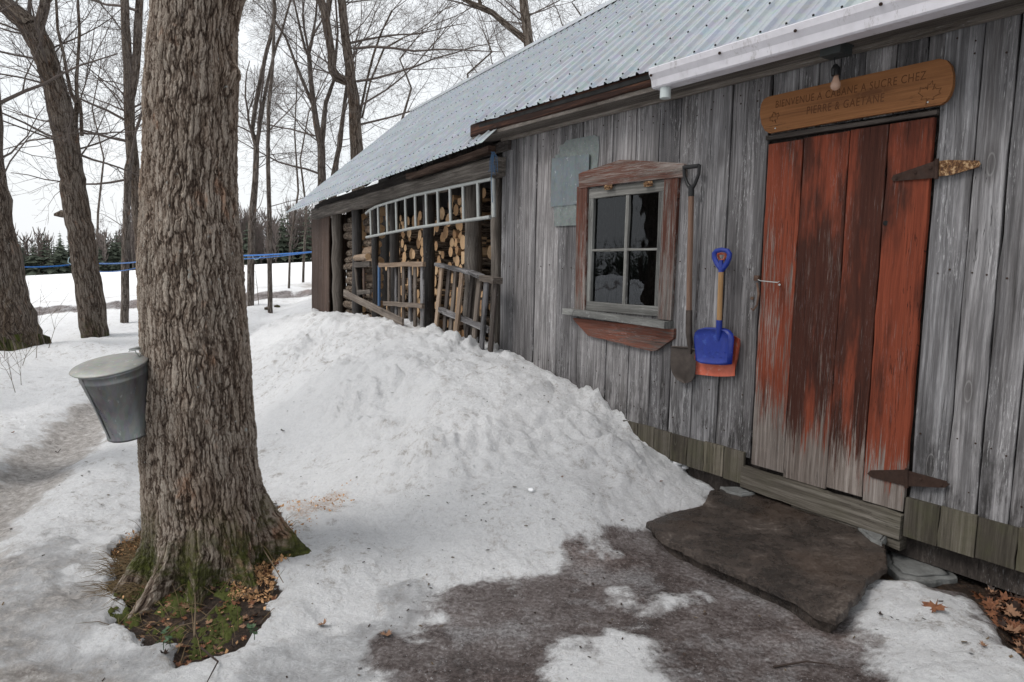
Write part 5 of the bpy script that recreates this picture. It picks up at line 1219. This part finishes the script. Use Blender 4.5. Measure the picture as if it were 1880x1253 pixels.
for k, p in enumerate(pt):
    if fbm(p[0]*8, p[1]*8, 3, 70) < -.02: continue
    c = np.array([p[0], p[1], hz_[k]+.002]); r0 = .007+.010*rs.rand(); hh_ = .005+.010*rs.rand()
    a0 = rs.rand()*6.28; q_ = [c+np.array([math.cos(a0+t)*r0, math.sin(a0+t)*r0, -.004]) for t in (0, 1.26, 2.5, 3.77, 5.03)]
    m.add(q_+[c+np.array([rs.randn()*.004, rs.randn()*.004, hh_])], [[i_, (i_+1) % 5, 5] for i_ in range(5)], smooth=True)
tag(m.build('moss', 'moss_mat'), 'green moss cushions at the foot of the tapped trunk', 'moss', kind='stuff')
m = MB()
P_C1 = GP([(440, 1040), (470, 1000), (500, 985), (530, 980), (525, 1050), (500, 1090), (470, 1110), (430, 1100)]); P_C2 = GP([(225, 1000), (240, 975), (275, 965), (280, 1010), (240, 1010)])
P_C3 = GP([(500, 935), (560, 925), (660, 915), (665, 945), (600, 965), (560, 1000), (560, 1060), (500, 1060)])
for poly, n, sd_ in ((P_C1, 1700, 3), (P_C2, 800, 4), (P_C3, 170, 5), (P_MOSS, 260, 6)):
    pt = scatter(n, poly, sd_); hz_ = hts(pt)
    for k, p in enumerate(pt):
        c = np.array([p[0], p[1], hz_[k]+.004+.012*rs.rand()]); a = rs.randn(3); a /= np.linalg.norm(a); b_ = np.cross(a, rs.randn(3)); b_ /= np.linalg.norm(b_); L = .004+.008*rs.rand()
        q_ = rs.rand(4)*.8+.4; m.add([c-a*L*q_[0]-b_*L*.5*q_[1], c+a*L*q_[2]-b_*L*.4*q_[0], c+a*L*.7*q_[1]+b_*L*.5*q_[3], c-a*L*.5*q_[3]+b_*L*.6*q_[2]], [[0, 1, 2, 3]])
tag(m.build('wood_chips', 'chips'), 'fresh pale wood chips strewn around the tapped trunk', 'wood chips', kind='stuff')
m = MB()
P_G = GP([(200, 1110), (190, 1050), (235, 995), (285, 960), (290, 1040), (270, 1100)])
for poly, n, sd_, dirn in ((P_G, 420, 7, (-.5, -.6)), (P_MOSS, 420, 8, (.2, -.3))):
    pt = scatter(n, poly, sd_); hz_ = hts(pt)
    for k, p in enumerate(pt):
        c = np.array([p[0], p[1], hz_[k]]); d = np.array([dirn[0]+rs.randn()*.5, dirn[1]+rs.randn()*.5, .22+.35*rs.rand()]); L = .05+.11*rs.rand(); d = d/np.linalg.norm(d)*L
        m.tube([c, c+d*.5+UP*.012, c+d-UP*.01], [.0016, .0013, .0006], 3, cap=False)
tag(m.build('dead_grass', 'straw'), 'matted dead grass blades around the foot of the trunk', 'grass', kind='stuff')
leafo = [(0, -1), (.08, -.4), (.5, -.6), (.42, -.3), (.98, -.15), (.75, .05), (.85, .4), (.45, .25), (.25, .5), (.3, .85), (.1, .7), (0, 1)]
leafo += [(-x*.93, y) for x, y in leafo[-2:0:-1]]
def leaf(m, c, sc_, a, tiltv, curl, mi=0):
    V = []; nrm = np.array([tiltv[0], tiltv[1], 1.]); nrm /= np.linalg.norm(nrm); A = np.array([math.cos(a), math.sin(a), 0]); A -= nrm*(A @ nrm); A /= np.linalg.norm(A); B = np.cross(nrm, A)
    for x, y in leafo: V.append(c+(A*x+B*y)*sc_+nrm*sc_*(curl*(x*x+.6*y*y)+.08*math.sin(x*7+y*5)))
    V.append(c+nrm*sc_*.03); n = len(leafo); m.add(V, [[i_, (i_+1) % n, n] for i_ in range(n)], smooth=True, mi=mi)
P_L = GP([(1800, 1085), (1850, 1075), (1900, 1070), (2100, 1250), (2200, 1500), (2000, 1330), (1880, 1200), (1830, 1140)])
m = MB(); pt = scatter(420, P_L, 9); hz_ = hts(pt)
for k, p in enumerate(pt): leaf(m, np.array([p[0], p[1], hz_[k]+.006+.02*rs.rand()]), .022+.022*rs.rand(), rs.rand()*6.28, (rs.randn()*.35, rs.randn()*.35), rs.uniform(-.2, .7), int(rs.choice([0, 0, 1, 2])))
pt = scatter(800, P_MOSS, 10); hz_ = hts(pt)
for k, p in enumerate(pt):
    if not inside_tree(p): leaf(m, np.array([p[0], p[1], hz_[k]+.008]), .007+.013*rs.rand(), rs.rand()*6.28, (rs.randn()*.35, rs.randn()*.35), rs.uniform(-.2, .7), int(rs.choice([0, 1, 2])))
tag(m.build('leaf_litter', ['leaf', 'leaf_dark', 'leaf_tan']), 'brown leaf litter by the cabin wall and around the trunk', 'leaves', kind='stuff')
for (x, y, sc_, mt, lab) in ((1716, 1118, .050, 'leaf', 'curled brown leaf on the icy snow right of the doorstep'), (1805, 1190, .018, 'leaf_tan', 'small tan leaf at the right end of the icy snow'), (1498, 1146, .028, 'leaf_dark', 'dark wet leaf at the near tip of the doorstep'), (1214, 886, .014, 'leaf', 'orange brown leaf on the snow above the doorstep'), (708, 1170, .030, 'leaf_tan', 'crumpled tan leaf on grey snow near the mud'), (593, 1153, .024, 'leaf_tan', 'pale leaf sunk in the grey snow right of the trunk'), (519, 793, .022, 'leaf_dark', 'black crumpled leaf on the clean snow beside the trunk'), (720, 724, .012, 'leaf_dark', 'tiny dark leaf high on the snow bank'), (1024, 733, .012, 'leaf_tan', 'tiny tan leaf near the crest of the snow bank'), (1032, 877, .010, 'leaf_tan', 'tiny tan leaf halfway down the snow bank'), (24, 797, .016, 'leaf', 'red brown leaf by the rut at the left edge'), (208, 810, .012, 'leaf_dark', 'dark leaf on the snow just under the sap bucket'), (300, 1205, .02, 'leaf_dark', 'dark curled leaf in front of the mossy trunk foot'), (1616, 1134, .014, 'leaf_dark', 'dark crumb of bark on the icy snow by the doorstep tip')):
    # walk the view ray down to the surface so the leaf lies on it
    p = onsnow(x, y)
    p[2] = max(hz(p[0], p[1]), p[2])+.006
    m = MB(); leaf(m, p, sc_, rs.rand()*6.28, (rs.randn()*.2, rs.randn()*.2), rs.uniform(.1, .8)); tag(m.build('dead_leaf', mt, None, loc=tuple(p)), lab, 'leaf', 'dead leaves on the snow')
for k, (x, y, w, lab) in enumerate(((491, 569, .05, 'larger dark chunk of wood half sunk in the snow by the path'), (508, 565, .045, 'smaller dark chunk of wood beyond the other in the snow'))):
    p = onsnow(x, y); m = MB().tube([p+np.array([-w*1.4, 0, .02]), p+np.array([0, .02, .035]), p+np.array([w*1.4, .05, .02])], [w*.6, w*.85, w*.5], 9, lump=.2, seed=k); tag(m.build('wood_chunk', 'bark_bg', None, loc=tuple(p)), lab, 'wood chunk')
m = MB(); r_ = np.random.RandomState(77); n_ = 0
xy = np.vstack([np.stack([-3.2+4.2*r_.rand(500), 2.0+5.5*r_.rand(500)], 1), np.stack([-6+6*r_.rand(300), 2.5+9*r_.rand(300)], 1), np.stack([-.6+2.4*r_.rand(260), 1.6+2.2*r_.rand(260)], 1)])
hz_, mud_, _, soil_, _, _ = hground(xy[:, 0], xy[:, 1], True); s_q, q_q = scoord(xy[:, 0], xy[:, 1])
for p, z_, so_, qq in zip(xy, hz_, soil_, q_q):
    if so_ > .3 or qq < .1: continue
    c = np.array([p[0], p[1], z_+.004]); a = r_.rand()*6.28; L = .003+.010*r_.rand()**2.5; A_1 = np.array([math.cos(a), math.sin(a), r_.randn()*.2])*L; B_1 = np.array([-math.sin(a), math.cos(a), r_.randn()*.2])*L*(.2+.5*r_.rand())
    m.add([c-A_1-B_1*r_.rand(), c+A_1*.6-B_1, c+A_1+B_1*r_.rand(), c-A_1*.4+B_1], [[0, 1, 2, 3]], mi=int(r_.rand() < .35))
tag(m.build('bark_crumbs', ['twig', 'weed']), 'crumbs of bark and dead bits peppered over the snow and mud', 'debris', kind='stuff')
# snow crumbs by the wall
g = G('loose_snow', .7); n = g.noise(g.obj(), 40, 4); M['snow'] = g.done(g.ramp(n, [(.3, (.7, .71, .73)), (.7, (.88, .89, .9))]), None, g.bump(n, .006))
for (x, y, r, lab) in ((1245, 853, .028, 'lump of snow at the foot of the wall below the shovels'), (1257, 861, .020, 'small crumb of snow beside the lump at the wall foot'), (1345, 1055, .016, 'little crumb of snow on the edge of the stone doorstep'), (975, 903, .014, 'crumb of snow near the foot of the bank')):
    p = onsnow(x, y); n_ = 10; V = []
    for i_ in range(7):
        ph = math.pi*i_/6
        for k in range(n_):
            a = 2*math.pi*k/n_; q_ = r*(1+.3*rs.randn()*(0 < i_ < 6)*.4); V.append(p+np.array([math.sin(ph)*math.cos(a)*q_*1.3, math.sin(ph)*math.sin(a)*q_, r*.6+math.cos(ph)*r*.8]))
    m = MB().add(V, [[i_*n_+k, i_*n_+(k+1) % n_, (i_+1)*n_+(k+1) % n_, (i_+1)*n_+k] for i_ in range(6) for k in range(n_)], smooth=True); tag(m.build('snow_lump', 'snow', None, loc=tuple(p)), lab, 'snow')
# dry stems and twigs standing in the snow at left
stems = [([(57, 607), (56, 560), (53, 521)], 'straight dry stem standing behind the first mossy tree'), ([(66, 660), (70, 600), (74, 555)], 'tall dry stem right of the first mossy tree'), ([(40, 672), (47, 655), (58, 638), (66, 622)], 'branched low twig in the snow before the mossy tree'),
         ([(39, 707), (38, 690), (38, 677)], 'short bare stub of stem in the snow'), ([(29, 720), (22, 700), (12, 680), (2, 668)], 'arched thin stem at the left edge of the photo'), ([(9, 658), (6, 615), (10, 560), (12, 540)], 'pale stem in front of the mossy tree'), ([(94, 580), (100, 605), (88, 640)], 'bent stem beyond the mossy tree'),
         ([(475, 559), (472, 525), (470, 500)], 'thin stem near the slender maple'), ([(330-65, 690), (262, 690)], '')]
for k, (L, lab) in enumerate(stems[:-1]):
    b0_ = onsnow(*(L[0] if L[0][1] > L[-1][1] else L[-1])); L2_ = L if L[0][1] > L[-1][1] else L[::-1]
    P = [depth(x, y, b0_[1]) for x, y in L2_]; P[0][2] -= .03; m = MB(); r_ = random.Random(500+k); rad_ = .0028*max(1, b0_[1]/6)
    m.tube(P, [rad_*(1-.6*i_/(len(P)-1)) for i_ in range(len(P))], 5, cap=False)
    for i_ in range(1, len(P)):
        for _ in range(2): grow(m, P[i_], np.array([r_.uniform(-1, 1), r_.uniform(-.4, .4), r_.uniform(.2, .9)])/1.2, .22+.02*b0_[1], rad_*.5, 0, r_)
    tag(m.build('dry_stem', 'weed', None, loc=tuple(P[0])), lab, 'plant', 'dry stems in the snow')
for k, (L, z, lab) in enumerate((([(300, 1170), (330, 1150), (370, 1140), (400, 1108)], .05, 'short grey stick on the moss in front of the trunk'), ([(455, 960), (475, 995), (500, 1035), (520, 1070)], .10, 'long straw coloured stalk leaning on the chips'), ([(357, 1168), (359, 1120), (358, 1090)], .12, 'thin upright stalk before the trunk'), ([(1190-820, 1190), (400, 1215), (380, 1253)], .02, 'dark twig at the bottom edge below the trunk'), ([(102, 829), (106, 832), (112, 824)], .02, 'little dark twig by the left rut'), ([(1420, 1225), (1480, 1215), (1540, 1222)], .015, 'dark twig frozen in the mud near the bottom edge'))):
    P = [ground(x, y, z*(.3+.7*i_/(len(L)-1))+.05*(z > .03)) for i_, (x, y) in enumerate(L)]; m = MB().tube(P, [.004]+[.0028]*(len(P)-2)+[.0015], 6, lump=.2, seed=k)
    tag(m.build('fallen_twig', 'weed' if k in (0, 1, 2) else 'twig', None, loc=tuple(P[0])), lab, 'twig', 'twigs on the ground')
for (L, lab) in ((((305, 1160), (312, 1172), (300, 1178)), 'tiny green leaved seedling in the moss on the left'), (((460, 1150), (467, 1160)), 'tiny green leaved seedling by the chips on the right')):
    m = MB()
    for (x, y) in L:
        p = ground(x, y, .08); m.tube([p-UP*.03, p], .0015, 4)
        for _ in range(3): leaf(m, p+rs.randn(3)*.008, .013, rs.rand()*6.28, (rs.randn()*.5, rs.randn()*.5), .3)
    tag(m.build('green_seedling', 'green_leaf', None, loc=tuple(ground(*L[0], .05))), lab, 'plant')

# ------------------------------------------------------------------ sap tubing strung between the trees
def sag(a, b, k, n=14): return [a+(b-a)*i_/n-UP*k*4*(i_/n)*(1-i_/n) for i_ in range(n+1)]
m = MB().tube(sag(depth(22, 490, 10.9), depth(134, 486, 12.), .02)[:], .013, 6, bark=False); m.tube(sag(depth(176, 484, 12.1), depth(262, 480, 14.6), .02), .015, 6, bark=False)
m.tube(sag(depth(262, 480, 14.6), depth(440, 472, 14.6), .02), .017, 6, bark=False); m.tube(sag(depth(440, 470, 14.6), depth(575, 463, 13.2), .01), .018, 6, bark=False)
tag(m.build('sap_tubing', 'tube', None, loc=tuple(depth(134, 486, 12.))), 'upper bright blue plastic sap line strung from maple to maple to the woodshed', 'tubing')
m = MB().tube(sag(depth(180, 499, 12.3), depth(262, 489, 15.), .04), .011, 6, bark=False); m.tube(sag(depth(440, 476, 14.8), depth(575, 463, 13.4), .02), .010, 6, bark=False)
tag(m.build('sap_tubing', 'tube', None, loc=tuple(depth(200, 497, 12.5))), 'lower thinner blue sap line sagging below the other', 'tubing')
m = MB().tube([depth(464, 471, 14.6), depth(465, 475, 14.6), depth(469, 477, 14.6), depth(474, 476, 14.6), depth(479, 471, 14.6)], .008, 6); m.tube([depth(131, 486, 11.9), depth(125, 482, 11.9), depth(126, 475, 11.9), depth(129, 472, 11.95)], .008, 6)
tag(m.build('tubing_loop', 'tube2', None, loc=tuple(depth(469, 474, 14.6))), 'pale drop loops clipped under the blue sap line', 'tubing')

# ------------------------------------------------------------------ far spruces and woods
def spruce(m, c, h_, w_, r_, tiers=14, per=12, mi=0, tk=True):
    if tk: m.tube([c, c+UP*h_*.6, c+UP*h_], [w_*.06, w_*.04, .01], 4, mi=mi, cap=False)
    for t in range(tiers):
        u_ = (t+r_.random()*.5)/tiers; z = h_*(.06+.94*u_); q_ = w_*(1-u_)**.85*(.75+.45*r_.random())+.04*w_
        for k in range(per):
            a = r_.random()*6.283; L = q_*(.55+.6*r_.random()); d = np.array([math.cos(a), math.sin(a), 0]); s_ = np.array([-d[1], d[0], 0])
            p = c+UP*z; tip = p+d*L-UP*L*(.15+.35*r_.random()); wb = L*.26
            m.add([p+UP*L*.12, p+d*L*.5+s_*wb-UP*L*.22, tip, p+d*L*.5-s_*wb-UP*L*.22], [[0, 1, 2], [0, 2, 3]], mi=mi)
def bare(m, c, h_, r_, mi=1):
    m.tube([c, c+UP*h_*.5+perp(UP, r_)*.3, c+UP*h_+perp(UP, r_)*.5], [.12, .09, .03], 3, mi=2 if r_.random() < .22 else mi, cap=False)
    for k in range(44):
        z = h_*r_.uniform(.12, .98); d = np.array([r_.gauss(0, 1), r_.gauss(0, 1), 0]); d /= np.linalg.norm(d); L = h_*r_.uniform(.08, .20); p = c+UP*z
        m.tube([p, p+d*L*.5+UP*L*.6, p+d*L*.7+UP*L*1.3], [.09, .07, .035], 3, mi=mi, cap=False)
r_ = random.Random(9); m = MB()
def hzv(x, y): return float(hground(np.array([x]), np.array([y]))[0])
xs_, ys_, cnt = [], [], 0
cands = []
for k in range(1050):
    a = R(r_.uniform(-100, -12)) if r_.random() < .4 else R(r_.uniform(-42, -10)); D = r_.uniform(172, 215) if r_.random() < .7 else r_.uniform(170, 182)
    cands.append((D*math.sin(a), D*math.cos(a) if a > -1.3 else D*math.cos(a)))
zc = hground(np.array([c[0] for c in cands]), np.array([c[1] for c in cands]))
for k, (x, y) in enumerate(cands):
    c = np.array([x, y, zc[k]-.5]); a = math.degrees(math.atan2(x, y)); D = math.hypot(x, y)
    dark = a < -29 or r_.random() < .22
    if a < -45:
        spruce(m, c, r_.uniform(8, 15), r_.uniform(1.8, 2.8), r_, 9, 8)
        continue
    if dark and r_.random() < .72: spruce(m, c, r_.uniform(5, 9.5) if a < -29 else r_.uniform(8, 15), r_.uniform(1.8, 3.2), r_, 13, 13)
    else: bare(m, c, r_.uniform(8, 14) if a > -29 else r_.uniform(6, 10), r_)
tag(m.build('far_woods', ['forest', 'forest_bare', 'forest_pale']), 'band of dark spruces and bare hardwoods along the far side of the snowy field', 'woods', kind='stuff')
m = MB(); sp0 = None
sr_ = random.Random(12); spm = []
for k in range(3):
    mm = MB(); spruce(mm, np.zeros(3), 10., 2.3, sr_, 22, 20); spm.append(mm)
spo = [q_.build('crown', 'forest') for q_ in spm]
for k, (x, yb, hpx, D, lab) in enumerate(((45, 502, 55, 165, 'leftmost dark spruce standing out along the far woods'), (72, 501, 48, 165, 'second dark spruce from the left before the woods'), (100, 499, 68, 165, 'tall dark spruce left of the leaning maple'), (120, 498, 44, 168, 'short spruce beside the leaning maple'), (245, 492, 62, 162, 'broad spruce between the thin stem and the tapped trunk'), (212, 494, 52, 164, 'spruce right of the leaning maple'), (540, 484, 74, 168, 'tallest far spruce left of the woodshed end'), (556, 483, 60, 168, 'pointed far spruce next to the woodshed end'), (520, 484, 58, 170, 'dark far spruce between the saplings and the woodshed'))):
    p = depth(x, yb, D); p[2] = hzv(p[0], p[1])-.2; t = thing('spruce_tree', tuple(p), lab, 'tree', 'dark spruces before the far woods'); hh_ = hpx*D/F*.85
    src = spo[k % 3]; o = src if k < 3 else src.copy()
    if k >= 3: COL.objects.link(o)
    o.parent = t; o.location = (0, 0, 0); t.scale = (hh_/10*.95,)*3
    t.rotation_euler = (0, 0, k*1.3)
    mt_ = MB().tube([np.array([0, 0, -.3]), np.array([0, 0, 1.2])], [.16, .12], 6); tr_ = mt_.build('trunk', 'branch'); tr_.parent = t

# ------------------------------------------------------------------ sky and sun
w = bpy.data.worlds.new('World'); scn.world = w; w.use_nodes = True; nt = w.node_tree; nt.nodes.clear()
out = nt.nodes.new('ShaderNodeOutputWorld'); sky = nt.nodes.new('ShaderNodeTexSky'); sky.sky_type = 'NISHITA'; sky.sun_disc = False
EL, AZ = R(50), R(-112)
sky.sun_elevation = EL; sky.sun_rotation = AZ; sky.air_density = 1.5; sky.dust_density = 4
b1 = nt.nodes.new('ShaderNodeBackground'); b1.inputs[1].default_value = .10; nt.links.new(sky.outputs[0], b1.inputs[0])
b2 = nt.nodes.new('ShaderNodeBackground'); tc = nt.nodes.new('ShaderNodeTexCoord'); nz = nt.nodes.new('ShaderNodeTexNoise'); nz.inputs['Scale'].default_value = 2.2; nz.inputs['Detail'].default_value = 4
nt.links.new(tc.outputs['Generated'], nz.inputs['Vector']); cr = nt.nodes.new('ShaderNodeValToRGB'); cr.color_ramp.elements[0].position = .35; cr.color_ramp.elements[1].position = .65
cr.color_ramp.elements[0].color = (.82, .85, .88, 1); cr.color_ramp.elements[1].color = (.93, .945, .96, 1); nt.links.new(nz.outputs['Fac'], cr.inputs[0]); nt.links.new(cr.outputs[0], b2.inputs[0]); b2.inputs[1].default_value = .80
mx = nt.nodes.new('ShaderNodeMixShader'); mx.inputs[0].default_value = .9; nt.links.new(b1.outputs[0], mx.inputs[1]); nt.links.new(b2.outputs[0], mx.inputs[2]); nt.links.new(mx.outputs[0], out.inputs[0])
sl_ = bpy.data.lights.new('sun', 'SUN'); sl_.energy = 1.7; sl_.angle = R(26); sl_.color = (1, .97, .93); so_ = bpy.data.objects.new('sun', sl_); COL.objects.link(so_)
dv = Vector((math.sin(AZ)*math.cos(EL), math.cos(AZ)*math.cos(EL), math.sin(EL))); so_.rotation_euler = dv.to_track_quat('Z', 'Y').to_euler()
scn.view_settings.view_transform = 'Standard'; scn.view_settings.look = 'None'; scn.view_settings.exposure = .58; scn.view_settings.gamma = 1
scn.render.engine = 'CYCLES'; scn.cycles.max_bounces = 6; scn.cycles.use_denoising = True; scn.cycles.denoising_input_passes = 'RGB_ALBEDO_NORMAL'; scn.cycles.denoising_prefilter = 'ACCURATE'; scn.cycles.transparent_max_bounces = 8
